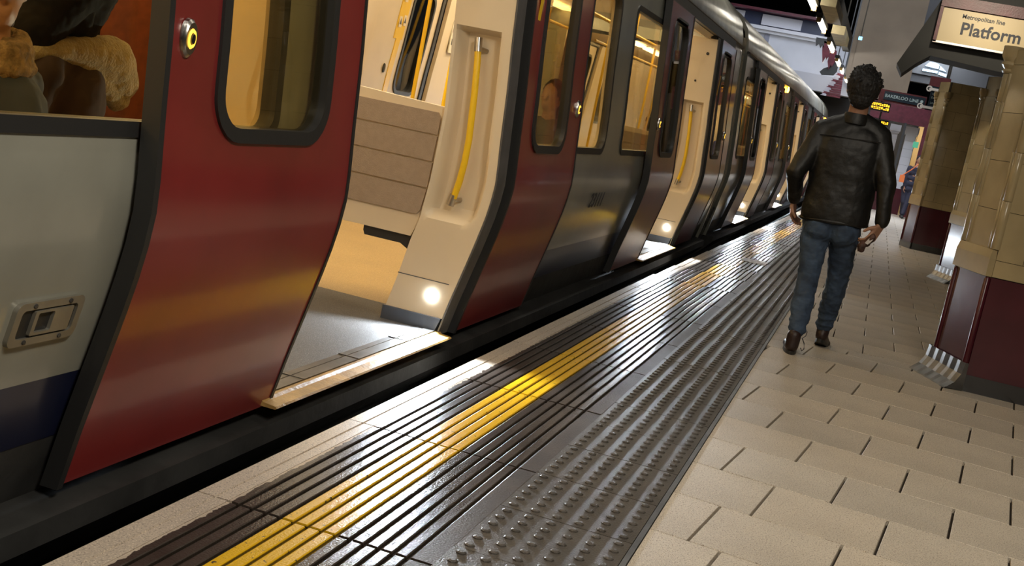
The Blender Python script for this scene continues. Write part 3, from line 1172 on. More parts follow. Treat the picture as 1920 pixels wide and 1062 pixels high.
lt = MB()
zc, yc = 0.505, 2.28
slab(lt, -0.048, -0.07, (yc - 0.115, yc + 0.115, zc - 0.052, zc + 0.052, 0.02), [(yc - 0.095, yc + 0.095, zc - 0.034, zc + 0.034, 0.012)])
lto = link('access_latch', lt.mesh('access_latch', mat('latch_metal', (0.42, 0.40, 0.34), 0.35, metal=0.6, var=0.3), True), C1, (3.1, 4.9, 0.9))
link('latch_recess', slab(MB(), -0.055, -0.064, (yc - 0.095, yc + 0.095, zc - 0.034, zc + 0.034, 0.01)).mesh('latch_recess', BLACK), lto)
lb = MB()
slab(lb, -0.046, -0.06, (yc - 0.052, yc + 0.078, zc - 0.029, zc + 0.030, 0.004), [(yc - 0.040, yc + 0.014, zc - 0.022, zc + 0.024, 0.004)])
link('latch_lever', lb.mesh('latch_lever', mat('latch_metal'), True), lto)
for yy, z_ in ((yc - 0.06, zc + 0.043), (yc + 0.06, zc + 0.043), (yc - 0.06, zc - 0.043), (yc + 0.06, zc - 0.043)):
    link('latch_screw', MB().lathe((P(z_) - 0.048, yy, z_), [(0.006, 0), (0.0055, 0.003), (0.0003, 0.004)], n=8, axis='x').mesh('latch_screw', DSTEEL), lto)

# rust-coloured seat back behind the first window
rs = MB()
rs.box(-2.53, -2.2, 3.56, 3.68, 0.62, 1.30, 0.03)
link('orange_seat_back', rs.mesh('orange_seat_back', mat('rust_moquette', (0.22, 0.055, 0.02), 0.9, var=0.3, vscale=30)), C1, (3.1, 4.9, 0.9))
rs = MB()
rs.box(-2.85, -1.95, 2.3, 3.5, 0.38, 0.50, 0.02)
link('seat_cushion', rs.mesh('seat_cushion', mat('seat_moquette')), C1, (3.1, 4.9, 0.9))

# ---------------------------------------------------------------- tiled pillars


def pillar(label, x0, x1, y0, y1, ztop, cap, guard=True):
    """square pillar whose platform-side corners are cut back by a splayed face between two engaged shafts"""
    T = thing('tiled_pillar', label, 'pillar', (x0, y0, 0), 'tiled pillars along the platform')
    w = x1 - x0
    A_, B_ = Vector((0.10, 0.0)), Vector((-0.06, 0.40))
    L_ = (B_ - A_).length
    C_ = Vector((0.05, 0.95))
    e1 = (B_ - A_).normalized()
    nrm = Vector((-e1.y, e1.x))
    if nrm.x > 0:
        nrm = -nrm

    def S_(t, d, z):            # point on the splayed face: t along it, d outwards
        p = A_ + e1 * t + nrm * d
        return (p.x, p.y, z)

    def sbox(t0, t1, d0, d1, z0, z1):
        m_ = MB()
        m_.v = [S_(t0, d0, z0), S_(t1, d0, z0), S_(t1, d1, z0), S_(t0, d1, z0), S_(t0, d0, z1), S_(t1, d0, z1), S_(t1, d1, z1), S_(t0, d1, z1)]
        m_.f = [(0, 3, 2, 1), (4, 5, 6, 7), (0, 1, 5, 4), (1, 2, 6, 5), (2, 3, 7, 6), (3, 0, 4, 7)]
        return m_
    core = MB()
    core.prism([(A_.x + 0.01, 0.012), (w, 0.012), (w, C_.y), (C_.x + 0.01, C_.y), (B_.x + 0.012, B_.y)], 'z', 0, ztop)
    core.build('pillar_core', GROUT, T)
    # maroon dado slabs over black skirting
    n = max(1, round((w - 0.12) / 0.42))
    for i in range(n):
        p, q = 0.12 + (w - 0.12) * i / n + 0.0015, 0.12 + (w - 0.12) * (i + 1) / n - 0.0015
        MB().box(p, q, 0.0, 0.02, 0.10, 0.688).build('maroon_tile', MAROON, T)
        MB().box(p, q, -0.006, 0.02, 0, 0.10).build('skirting_tile', BLACKG, T)
    sbox(0.0, L_, -0.02, 0.0, 0.10, 0.688).build('maroon_tile', MAROON, T)
    sbox(0.0, L_, -0.02, 0.006, 0.0, 0.10).build('skirting_tile', BLACKG, T)
    # cream courses
    z = 0.692
    row = 0
    while z < ztop - 0.05:
        h = min(0.285 if row else 0.10, ztop - z)
        step = 0.30
        t = 0.12 - (step / 2 if row % 2 else 0)
        while t < w:
            p, q = max(0.12, t) + 0.0015, min(w, t + step) - 0.0015
            if q - p > 0.03:
                d = random.uniform(-0.002, 0.002)
                MB().box(p, q, d, 0.02, z + 0.0015, z + h - 0.0015).build('glazed_tile', FAIENCE, T)
            t += step
        sbox(0.03, L_ - 0.05, -0.02, random.uniform(-0.001, 0.001), z + 0.0015, z + h - 0.0015).build('glazed_tile', FAIENCE, T)
        z += h
        row += 1
    # beads on the maroon corner, base blocks and engaged shafts above
    for t_, sg_ in ((0.012, 1), (L_ - 0.015, -1)):
        c = S_(t_, -0.008, 0)
        MB().lathe(c, [(0.020, 0.10), (0.020, 0.675), (0.012, 0.688)], n=14).build('maroon_bead', MAROON, T, smooth=True)
        c = S_(t_ + sg_ * 0.008, -0.015, 0)
        zz_ = 0.852
        top = cap - 0.16
        while zz_ < top - 0.02:
            z2 = min(zz_ + 0.285, top)
            m_ = MB()
            for (off, dd, r) in ((0.0, 0.0, 0.032), (0.048, 0.008, 0.017)):
                c2 = S_(t_ + sg_ * (0.008 + off), -0.015 + dd, 0)
                m_.lathe(c2, [(r - 0.002, zz_ + 0.001), (r, zz_ + 0.004), (r, z2 - 0.004), (r - 0.002, z2 - 0.001)], n=20)
            m_.build('shaft_drum', FAIENCE, T, smooth=True)
            zz_ = z2
        prof = [(0.036, top), (0.046, top + 0.012), (0.038, top + 0.026), (0.044, top + 0.034), (0.056, top + 0.05), (0.056, top + 0.062), (0.048, top + 0.07), (0.066, top + 0.10), (0.066, top + 0.16)]
        MB().lathe(c, prof, n=24).build('shaft_capital', FAIENCE, T, smooth=True)
    m_ = sbox(-0.004, L_ + 0.006, -0.02, 0.018, 0.692, 0.80)
    m_.f += [(8, 9, 10, 11), (0 + 4, 5, 9, 8), (5, 6, 10, 9), (6, 7, 11, 10), (7, 4, 8, 11)]
    m_.v += [S_(0.004, -0.02, 0.85), S_(L_ - 0.002, -0.02, 0.85), S_(L_ - 0.002, 0.008, 0.85), S_(0.004, 0.008, 0.85)]
    m_.f.remove((4, 5, 6, 7))
    m_.build('base_block', FAIENCE, T)
    if guard:
        g = MB()
        n = 5
        t0, t1 = -0.03, L_ + 0.05
        for i in range(n):
            a, b = t0 + (t1 - t0) * i / n, t0 + (t1 - t0) * (i + 1) / n
            m = (a + b) / 2
            pr0 = [(0.012, 0.17), (0.020, 0.10), (0.050, 0.045), (0.10, 0.006), (0.105, 0.001)]
            pr1 = [(x_ + 0.006, z_) for x_, z_ in pr0]
            for pa, pb, ya, yb in ((pr0, pr1, a, m), (pr1, pr0, m, b)):
                for q in range(len(pa) - 1):
                    g.quad(S_(ya, *pa[q]), S_(ya, *pa[q + 1]), S_(yb, *pb[q + 1]), S_(yb, *pb[q]))
        for tt in (t0, t1):
            g.poly([S_(tt, 0.012, 0.17), S_(tt, 0.020, 0.10), S_(tt, 0.050, 0.045), S_(tt, 0.10, 0.006), S_(tt, -0.01, 0.002), S_(tt, -0.01, 0.17)])
        g.build('corner_guard', mat('guard_metal', (0.20, 0.20, 0.20), 0.35, metal=0.7, var=0.4, vscale=14), T)
    return T


pillar('near cream tiled pillar with maroon base and ribbed metal corner guard, at the right edge', 0.63, 1.75, 7.62, 9.12, 2.02, 2.04)
pillar('narrow-looking tiled pillar half hidden behind the near pillar, a pale shine down its maroon corner', 0.985, 2.1, 15.15, 16.6, 2.45, 2.3)
pillar('broad shadowed tiled pillar with a dark maroon base, furthest of the three big pillars', 0.62, 1.9, 20.4, 21.9, 2.66, 2.5, guard=False)

# dark beam with slanted bracket, carrying the platform sign
bm_ = MB()
bm_.prism([(0.20, 3.05), (-0.10, 2.30), (-0.03, 2.20), (0.10, 2.34), (0.22, 2.44), (0.9, 2.40), (5.2, 2.40), (5.2, 5.0), (0.9, 5.0)], 'y', 14.06, 14.7)
o = bm_.build('wall_beam', DARK)
struct(o, 'dark beam above the pillars with a slanted left bracket')
sg = thing('platform_sign', 'cream sign reading Metropolitan line Platform hanging at the upper right', 'sign', (0.24, 14.0, 2.6))
sg_z0, sg_z1, sg_x0 = 2.585, 2.955, 0.235


def rel(mb, o_, name, m, smooth=False):
    mb.v = [(v[0] - o_.location.x, v[1] - o_.location.y, v[2] - o_.location.z) for v in mb.v]
    return mb.build(name, m, o_, smooth=smooth)


rel(MB().box(0.235, 2.2, 13.93, 13.99, 2.60, 2.945), sg, 'sign_panel', SIGNC)
rel(MB().box(0.20, 2.25, 13.91, 14.05, 2.955, 3.07).box(0.20, 0.233, 13.92, 14.05, 2.58, 2.955), sg, 'sign_header', MAROONP)
rel(MB().box(0.20, 2.25, 13.92, 14.05, 2.575, 2.597), sg, 'sign_trim', STEEL)
t = text_mesh('lettering', 'Platform', 0.178, INK, sg, bold=0.004)
t.location = (0.445 - 0.24, -0.073, 2.70 - 2.6)
t = text_mesh('lettering', 'Metropolitan line', 0.062, INK, sg, bold=0.001)
t.location = (0.435 - 0.24, -0.073, 2.865 - 2.6)

# grey bulkhead across the platform and pale bridge wall across the tracks
struct(MB().prism([(-1.12, 2.85), (-0.95, 2.50), (0.14, 2.50), (0.14, 6.6), (-1.12, 6.6)], 'y', 26.0, 26.6).box(-1.02, 0.14, 25.93, 26.0, 2.5, 3.80).build('wall_bulkhead', GREYW), 'grey bulkhead above the far platform')
struct(MB().box(-9.0, -1.2, 35, 35.6, 2.82, 4.22).build('wall_bridge', PALE), 'pale wall of a bridge across the tracks')
br = MB()
br.box(-9, -1.9, 34.75, 35.1, 4.18, 4.27).box(-9, -1.9, 34.85, 35.1, 4.10, 4.18)
struct(br.build('trim_bridge_cornice', mat('white_trim_paint', (0.7, 0.7, 0.74), 0.6)), 'white cornice of the bridge')
struct(MB().box(-9, -1.2, 34.9, 35, 2.82, 3.26).build('trim_bridge_band', mat('grey_band_paint', (0.42, 0.42, 0.46), 0.7)), 'grey lower band of the bridge wall')
win = MB()
win.box(-9, -2.3, 35.2, 35.3, 4.27, 4.66)
wo = win.build('window_1', mat('dark_window', (0.05, 0.06, 0.11), 0.3))
struct(wo, 'window band of the bridge')
for a, b in ((-4.05, -2.95), (-5.6, -4.55), (-7.2, -6.1)):
    rl = MB().box(a, b, 35.12, 35.2, 4.33, 4.62)
    rl.build('white_blind', mat('white_trim_paint'), wo)
MB().box(-9, -2.2, 34.7, 35.3, 4.66, 4.73).build('window_head', MAROONP, wo)
MB().box(-3.85, -3.72, 34.95, 35.0, 3.55, 4.08).build('drain_pipe', mat('pipe_grey', (0.25, 0.26, 0.32), 0.5), wo)
struct(MB().box(-9, 3.0, 36.2, 36.6, -1.2, 2.82).build('wall_under_bridge', DARK), 'dark opening wall below the bridge')

# ---------------------------------------------------------------- overhead tube lights over the platform edge
for i, (y0, L) in enumerate(((-3.0, 1.5), (0.6, 1.5), (4.2, 1.5), (7.8, 1.5), (11.4, 1.5), (16.9, 1.6), (20.0, 1.7), (23.8, 1.7), (27.6, 1.4), (30.2, 1.8), (33.2, 1.4))):
    names = {5: 'fluorescent tube light nearest the top edge of the frame', 6: 'fluorescent tube light, second down the row from the top edge',
             7: 'fluorescent tube light beside the hanging maroon ironwork', 8: 'short fluorescent tube light below the ironwork top',
             9: 'fluorescent tube light just left of the white globe lamps', 10: 'furthest fluorescent tube light, at the hair of the walking man'}
    x_ = -1.44 + 0.012 * max(0, i - 7)
    T = thing('tube_light', names.get(i, 'unseen fluorescent tube light above the near platform edge, past the top of the picture'), 'light', (x_, y0, 3.2), 'tube lights over the platform edge')
    MB().box(-0.05, 0.05, -0.1, L + 0.1, 0.035, 0.10).build('lamp_housing', DARK, T)
    MB().tube([(0, 0, 0), (0, L, 0)], 0.032, 12).build('tube', TUBE, T, smooth=True)
    MB().box(-0.035, 0.035, -0.08, -0.003, -0.035, 0.04).build('end_cap', mat('amber_cap', (0.35, 0.2, 0.04), 0.5), T)
    MB().box(-0.035, 0.035, L + 0.003, L + 0.08, -0.035, 0.04).build('end_cap', mat('amber_cap'), T)
    MB().box(-0.01, 0.01, 0.2, 0.22, 0.10, 3.4).build('drop_rod', DARK, T)
tk = thing('cable_trunking', 'dark overhead trunking with cream access covers beside the tube lights', 'trunking', (-1.15, 12, 3.25))
rel(MB().box(-1.26, -1.13, 8, 25.8, 3.26, 3.55), tk, 'trunking_body', DARK)
for a, b in ((17.2, 19.4), (20.9, 23.0)):
    rel(MB().box(-1.27, -1.06, a, b, 3.12, 3.262), tk, 'access_cover', mat('aged_cream_cover', (0.62, 0.52, 0.30), 0.5, var=0.3))
for yy in (9, 23.1):
    rel(MB().box(-1.20, -1.18, yy, yy + 0.02, 3.55, 6.59), tk, 'drop_rod', DARK)

for i, (x_, y_, z_, r, lb) in enumerate(((-1.06, 30.0, 3.24, 0.10, 'white globe lamp close above the head of the walking man'), (-1.13, 27.8, 3.19, 0.055, 'small white globe lamp between the tube lights and the larger globe'))):
    T = thing('globe_lamp', lb, 'light', (x_, y_, z_), 'globe lamps')
    MB().ell((0, 0, 0), (r, r, r * 1.25)).build('globe', mat('opal_globe', (0.9, 0.88, 0.8), 0.3, emit=(1.0, 0.92, 0.72), estr=2.0), T, smooth=True)
    MB().lathe((0, 0, 0), [(r * .6, r * 1.15), (r * .5, r * 1.5), (0.012, r * 1.6), (0.012, 3.3)], n=10).build('stem', DARK, T)
T = tag(MB().box(-0.87, -0.81, 22.0, 22.1, 3.20, 3.25).build('signal_lamp', mat('blue_signal', (0.1, 0.4, 0.7), 0.4, emit=(0.25, 0.65, 1.0), estr=2.5)),
        'tiny blue lamp in the dark gap beside the grey bulkhead', 'light')
MB().box(-0.85, -0.83, 22.03, 22.05, 3.25, 6.6).build('drop_rod', DARK, T)

# maroon hanging ironwork: three ragged blades and a ribbed bracket with pale scalloped edge
iw = thing('hanging_ironwork', 'ragged maroon ironwork blades hanging in front of the pale bridge wall', 'ironwork', (-1.9, 30, 3.3))
pieces_ = [[(-2.12, 3.78), (-1.94, 3.80), (-1.90, 3.62), (-1.95, 3.66), (-1.98, 3.57), (-2.03, 3.66), (-2.09, 3.60)],
           [(-1.96, 3.76), (-1.77, 3.72), (-1.75, 3.42), (-1.79, 3.33), (-1.81, 3.40), (-1.855, 3.25), (-1.90, 3.42), (-1.925, 3.52)],
           [(-1.75, 3.60), (-1.60, 3.58), (-1.57, 3.36), (-1.63, 3.20), (-1.66, 3.25), (-1.69, 3.13), (-1.75, 3.30)],
           [(-1.62, 3.42), (-1.50, 3.40), (-1.49, 3.12), (-1.55, 3.02), (-1.82, 2.98), (-1.88, 3.04), (-1.80, 3.14), (-1.68, 3.20)]]
for i, p in enumerate(pieces_):
    m_ = MB().prism(p, 'y', 29.9 + i * 0.05, 30.0 + i * 0.05)
    rel(m_, iw, 'iron_blade', DARK if i in (0, 3) else MAROONP)
rel(MB().box(-2.12, -1.50, 29.95, 30.15, 3.70, 3.80), iw, 'cross_bar', DARK)
rel(MB().box(-1.72, -1.70, 30.0, 30.02, 3.8, 6.6), iw, 'drop_rod', DARK)
ib = thing('ribbed_bracket', 'ribbed maroon bracket with a pale scalloped edge left of the head of the walking man', 'ironwork', (-1.5, 30.5, 2.6))
for q in range(11):
    z_ = 2.54 + q * 0.052
    xl, xr = -1.74 + q * 0.024, -1.30 - 0.004 * q
    rel(MB().box(xl + 0.1, xr, 30.4, 30.5 + 0.02 * (q % 2), z_, z_ + 0.044), ib, 'maroon_rib', MAROONP)
    rel(MB().prism([(xl - 0.02, z_), (xl + 0.11, z_ - 0.01), (xl + 0.13, z_ + 0.02), (xl + 0.09, z_ + 0.046), (xl, z_ + 0.05), (xl + 0.03, z_ + 0.025)], 'y', 30.36, 30.42), ib, 'pale_scallop', MAROONP if q % 3 == 1 else mat('chalky_lilac', (0.42, 0.40, 0.46), 0.7))
rel(MB().box(-1.35, -1.31, 30.42, 30.5, 3.05, 6.6), ib, 'drop_rod', DARK)

# ---------------------------------------------------------------- far signs and displays
bs = thing('line_sign', 'maroon framed navy sign reading BAKERLOO LINE beyond the walking man', 'sign', (0, 25, 2.4))
rel(MB().prism([(-0.36, 2.555), (-0.36, 2.40), (0.52, 2.40), (0.52, 2.63), (-0.36, 2.63)], 'y', 25.0, 25.12), bs, 'sign_frame', MAROONP)
rel(MB().box(-0.27, 0.50, 24.97, 25.0, 2.44, 2.60), bs, 'sign_panel', NAVY)
t = text_mesh('lettering', 'BAKERLOO LINE', 0.085, SIGNW, bs, bold=0.0015)
t.location = (-0.25, -0.035, 2.49 - 2.4)
rel(MB().lathe((0.44, 24.965, 2.525), [(0.028, 0.0), (0.026, -0.006), (0.0005, -0.006)], n=12, axis='y'), bs, 'sign_arrow_disc', SIGNW)
rel(MB().box(-0.10, -0.06, 25.12, 25.93, 2.54, 2.58), bs, 'support_arm', DARK)


def stack(label, x0, x1, zs, lines, y, roundel_x):
    T = thing('direction_sign', label, 'sign', ((x0 + x1) / 2, y, zs[0]))
    rel(MB().box(x0, x1, y, y + 0.08, zs[0], zs[1]), T, 'sign_panel', NAVY)
    for i, (body, sz, z) in enumerate(lines):
        t = text_mesh('lettering', body, sz, SIGNW, T, bold=0.001)
        t.location = (x0 + 0.03 - T.location.x, -0.006, z - T.location.z)
    zb = zs[0] + 0.0
    rel(MB().box(roundel_x, x1 + 0.01, y - 0.02, y + 0.04, zb - 0.02, zb + 0.025), T, 'roundel_bar', mat('sign_white', (0.75, 0.75, 0.78), 0.4))
    r_ = MB()
    r_.lathe((roundel_x, y - 0.022, zb + 0.004), [(0.055, 0.0), (0.055, -0.012), (0.033, -0.012), (0.033, 0.0)], n=18, axis='y')
    rel(r_, T, 'roundel_ring', mat('sign_white'))
    rel(MB().box(x1 - 0.06, x1 - 0.03, y + 0.02, y + 0.05, zs[1], 6.5), T, 'drop_rod', DARK)
    return T


stack('navy direction sign with small pale print above a white bar, left of the broad pillar', 0.55, 0.82, (2.42, 2.72), [('Way out', 0.055, 2.66), ('Exit', 0.055, 2.60), ('Lifts', 0.05, 2.50)], 24.6, 0.42)
stack('upper maroon sign with a white bar beneath, above the navy direction sign', 0.48, 0.84, (2.74, 2.98), [('Trains', 0.06, 2.86)], 24.2, 0.50)
MB().box(0.48, 0.84, 24.19, 24.2, 2.80, 2.98).build('sign_face', MAROONP, bpy.data.objects['direction_sign.001'], (-(0.48 + 0.84) / 2, -24.2, -2.74))


def led(label, x0, x1, z0, z1, y, rows, short=False):
    T = thing('departure_display', label, 'display', ((x0 + x1) / 2, y, z0))
    rel(MB().box(x0, x1, y, y + 0.1, z0, z1), T, 'display_case', BLACKG)
    d = MB()
    for (zr, h) in rows:
        x = x0 + 0.02
        while x < x1 - 0.03:
            w = random.choice((0.018, 0.024, 0.03))
            for k in range(4):
                if random.random() < 0.8:
                    hh = h / 4.6
                    d.box(x, x + w, y - 0.004, y, zr + k * h / 4, zr + k * h / 4 + hh)
            x += w + 0.012
    rel(d, T, 'amber_characters', LEDY)
    xm = (x0 + x1) / 2
    if short:
        rel(MB().box(xm - .015, xm + .015, y + 0.04, y + 0.08, z1, 2.399), T, 'support_arm', DARK)
        return T
    rel(MB().box(xm - .015, xm + .015, y + 0.04, y + 0.08, z1, 2.54).box(xm - .015, xm + .015, y + 0.04, 25.93, 2.505, 2.54), T, 'support_arm', DARK)
    return T


led('upper amber dot matrix display beside the head of the walking man', -0.47, -0.10, 2.205, 2.38, 25.02, ((2.235, 0.05), (2.305, 0.05)), short=True)
led('lower yellow dot matrix display above the right shoulder of the walking man', -0.44, -0.06, 1.96, 2.06, 25.4, ((1.985, 0.05),))

# white far columns and their maroon bases
for x0, x1, y_, lb in ((-0.02, 0.26, 34.4, 'white far column just right of the shoulder of the walking man'), (0.36, 0.72, 34.0, 'white far column nearer the broad pillar, behind the far passer-by')):
    T = thing('white_column', lb, 'column', ((x0 + x1) / 2, y_, 0), 'far white columns')
    w = (x1 - x0) / 2
    WC = mat('white_far_tile', (0.66, 0.66, 0.70), 0.3, coat=0.4)
    for q in range(7):
        z_ = 0.68 + q * 0.21
        MB().box(-w + 0.05, w - 0.05, 0, 0.4, z_ + 0.002, z_ + 0.208).build('white_tile', WC, T)
    MB().box(-w, w, -0.05, 0.45, 2.15, 2.32).box(-w + 0.02, w - 0.02, -0.03, 0.42, 2.10, 2.15).build('column_capital', WC, T)
    MB().box(-w + 0.03, w - 0.03, -0.02, 0.42, 0, 0.68).build('column_base', MAROON, T)
# maroon lintel frame and warm lit concourse behind
ir = thing('iron_portal', 'maroon iron portal frame around the far passage', 'ironwork', (0.4, 33, 0))
rel(MB().box(-0.6, 2.4, 33.5, 33.8, 2.36, 2.80), ir, 'lintel', MAROONP)
rel(MB().box(0.80, 0.92, 33.3, 33.45, 0, 2.36), ir, 'post', MAROONP)
rel(MB().box(0.30, 0.36, 33.1, 33.2, 0, 2.36), ir, 'post', DARK)
struct(MB().box(0.72, 2.6, 35.9, 36.0, 0, 2.6).build('wall_concourse', mat('warm_lit_wall', (0.6, 0.45, 0.22), 0.7)), 'warm lit concourse wall')
ex = MB().box(0.635, 0.77, 33.62, 33.66, 1.80, 1.956)
exo = tag(ex.build('exit_sign', mat('exit_green', (0.05, 0.25, 0.15), 0.4, emit=(0.15, 0.7, 0.4), estr=0.4)), 'small green exit sign between the white column and maroon post', 'sign')
MB().box(0.69, 0.70, 33.63, 33.65, 1.95, 2.358).build('sign_rod', DARK, exo)
area('concourse_light', (1.3, 34.6, 2.3), (1.3, 36, 1.2), 0.6, 0.3, 20, (1.0, 0.7, 0.35))
# fanlight windows glowing blue in the dark wall past the sign
struct(MB().box(0.12, 5.2, 30.6, 30.9, 3.25, 6.6).build('wall_fanlight', mat('dark_fanlight_wall', (0.015, 0.014, 0.014), 0.8)), 'dark wall with fanlight windows')
fw = thing('fanlight_window', 'blue daylit fanlight panes in the dark below the platform sign', 'window', (0.7, 30.5, 3.5))
PANE = mat('daylit_pane', (0.4, 0.6, 0.8), 0.3, emit=(0.45, 0.72, 0.95), estr=1.1)
for p in ([(0.42, 3.64), (0.50, 3.74), (0.62, 3.75), (0.72, 3.72), (0.72, 3.62)], [(0.75, 3.61), (0.75, 3.70), (0.90, 3.59)],
          [(0.38, 3.52), (0.38, 3.57), (0.72, 3.57), (0.72, 3.52)], [(0.75, 3.50), (0.75, 3.56), (0.93, 3.53), (0.93, 3.47)],
          [(0.16, 3.70), (0.26, 3.72), (0.26, 3.80), (0.18, 3.80)], [(0.16, 3.60), (0.26, 3.61), (0.26, 3.65), (0.16, 3.64)]):
    rel(MB().prism(p, 'y', 30.5, 30.55), fw, 'window_pane', PANE)
rel(MB().box(0.12, 0.96, 30.54, 30.6, 3.44, 3.84), fw, 'window_frame', DARK)

# ---------------------------------------------------------------- people
SKIN = mat('skin', (0.42, 0.22, 0.14), 0.5, var=0.15, vscale=8, bump=0.1, bscale=120)
HAIR = mat('black_hair', (0.010, 0.009, 0.009), 0.6, bump=0.8, bscale=90, stretch=(1, 1, 0.3))
LEATHER = mat('black_leather', (0.0065, 0.0065, 0.0065), 0.5, var=0.3, vscale=5, bump=0.5, bscale=16)
DENIM = mat('blue_denim', (0.052, 0.085, 0.145), 0.85, var=0.55, vscale=7, bump=0.35, bscale=30, stretch=(1, 1, 2.2), col2=(0.022, 0.036, 0.066))
SHOE = mat('dark_brown_shoe_leather', (0.028, 0.014, 0.012), 0.45, bump=0.2)


def tex(name, size, depth=2):
    t = bpy.data.textures.get(name) or bpy.data.textures.new(name, 'CLOUDS')
    t.noise_scale = size
    t.noise_depth = depth
    return t


def blob(name, mb, voxel, m, parent=None, smooth=3, disp=0.0, dsize=0.06, depth=2):
    me = mb.mesh(name, m, True, merge=True)
    o = link(name, me, parent)
    r = o.modifiers.new('r', 'REMESH')
    r.mode = 'VOXEL'
    r.voxel_size = voxel
    r.use_smooth_shade = True
    s = o.modifiers.new('s', 'SMOOTH')
    s.factor = 0.6
    s.iterations = smooth
    if disp:
        d = o.modifiers.new('d', 'DISPLACE')
        d.texture = tex('cloud_%d_%d' % (int(dsize * 1000), depth), dsize, depth)
        d.strength = disp
        d.mid_level = 0.5
        d.texture_coords = 'LOCAL'
    dg = bpy.context.evaluated_depsgraph_get()
    me2 = bpy.data.meshes.new_from_object(o.evaluated_get(dg))
    me2.name = name
    o.modifiers.clear()
    o.data = me2
    bpy.data.meshes.remove(me)
    me2.polygons.foreach_set('use_smooth', [True] * len(me2.polygons))
    return o


def hand(mb, wrist, direc, palm_n, L=0.18, curl=0.5, side=1):
    """palm with five separate bent fingers; palm_n = palm normal, thumb to one side"""
    w = Vector(wrist)
    d = Vector(direc).normalized()
    n = Vector(palm_n)
    n = (n - d * n.dot(d)).normalized()
    s = d.cross(n).normalized() * side
    pl_ = L * 0.48
    for k, t in enumerate((-0.028, -0.010, 0.009, 0.027)):
        mb.cap(w + s * t * 0.6, 0.015, w + d * pl_ + s * t, 0.012)
    for t, l in ((-0.030, 0.072), (-0.010, 0.085), (0.010, 0.080), (0.029, 0.062)):
        p = w + d * pl_ + s * t
        a = curl * 0.8
        for seg, (fr, r) in enumerate(((0.45, 0.0095), (0.32, 0.0085), (0.25, 0.0075))):
            dd = (d * math.cos(a) + n * math.sin(a)).normalized()
            q = p + dd * l * fr
            mb.cap(p, r, q, r * 0.93, n=10, k=3)
            p = q
            a += curl
    b = w + d * 0.025 - s * 0.03
    t1 = b + (d * 0.7 - s * 0.6 + n * 0.4).normalized() * 0.038
    t2 = t1 + (d * 0.85 - s * 0.1 + n * 0.5).normalized() * 0.032
    mb.cap(b, 0.014, t1, 0.0115, n=10, k=3)
    mb.cap(t1, 0.011, t2, 0.009, n=10, k=3)


# the walking man, seen from behind
MX, MY = -0.2, 7.68
man = thing('person', 'man in black leather jacket and blue jeans walking away along the platform', 'person', (MX, MY, 0))


def mv(mb):
    mb.v = [(v[0] - MX, v[1] - MY, v[2]) for v in mb.v]
    return mb


hL, hR = (-0.285, 7.70, 0.80), (-0.115, 7.71, 0.81)
kL, kR = (-0.262, 7.63, 0.425), (-0.092, 7.86, 0.43)
aL, aR = (-0.247, 7.46, 0.125), (-0.108, 7.97, 0.12)
shL, shR = (-0.385, 7.68, 1.355), (-0.045, 7.69, 1.385)
eL, eR = (-0.475, 7.60, 1.06), (0.052, 7.62, 1.09)
wL, wR = (-0.462, 7.80, 0.885), (0.080, 7.60, 0.86)
neck = (-0.205, 7.66, 1.44)
head = (-0.205, 7.645, 1.612)

b = MB()
b.ell(head, (0.078, 0.098, 0.112), 20, 14)
b.ell((head[0], head[1] + 0.03, head[2] - 0.055), (0.058, 0.07, 0.07), 16, 10)
b.cap((head[0], head[1] + 0.095, head[2] + 0.0), 0.012, (head[0], head[1] + 0.115, head[2] - 0.03), 0.016)     # nose
b.cap((head[0] - 0.02, head[1] + 0.09, head[2] - 0.062), 0.008, (head[0] + 0.02, head[1] + 0.09, head[2] - 0.062), 0.008)  # lips
for sx in (-1, 1):
    b.ell((head[0] + sx * 0.083, head[1] + 0.005, head[2] - 0.01), (0.012, 0.02, 0.033), 10, 8)      # ears
    b.ell((head[0] + sx * 0.03, head[1] + 0.088, head[2] + 0.012), (0.014, 0.01, 0.010), 8, 6)        # eyes
b.cap(neck, 0.058, (head[0], head[1] - 0.005, head[2] - 0.06), 0.055)
b.cap((-0.205, 7.69, 1.30), 0.075, (-0.2, 7.70, 0.95), 0.08)
b.cap((shL[0] + 0.03, shL[1], shL[2] - 0.04), 0.03, (shR[0] - 0.03, shR[1], shR[2] - 0.04), 0.03)
b.cap((shL[0] + 0.01, shL[1], shL[2] - 0.04), 0.036, eL, 0.034)
b.cap((shR[0] - 0.01, shR[1], shR[2] - 0.04), 0.036, eR, 0.034)
b.cap(eL, 0.036, wL, 0.026)
b.cap(eR, 0.036, wR, 0.026)
b.cap((-0.2, 7.70, 0.9), 0.09, (-0.2, 7.70, 0.84), 0.09)
for h_, k_, a_ in ((hL, kL, aL), (hR, kR, aR)):
    b.cap(h_, 0.072, k_, 0.050)
    b.cap(k_, 0.048, a_, 0.036)
hand(b, (wL[0], wL[1] + 0.01, wL[2] - 0.01), (0.15, 0.35, -0.9), (0.9, -0.2, 0.1), curl=0.45, side=-1)
hand(b, (wR[0] - 0.004, wR[1] - 0.005, wR[2] - 0.015), (-0.38, -0.18, -0.9), (-0.75, 0.6, 0.2), curl=0.55, side=1)
blob('body', mv(b), 0.0055, SKIN, man, smooth=2)

j = MB()
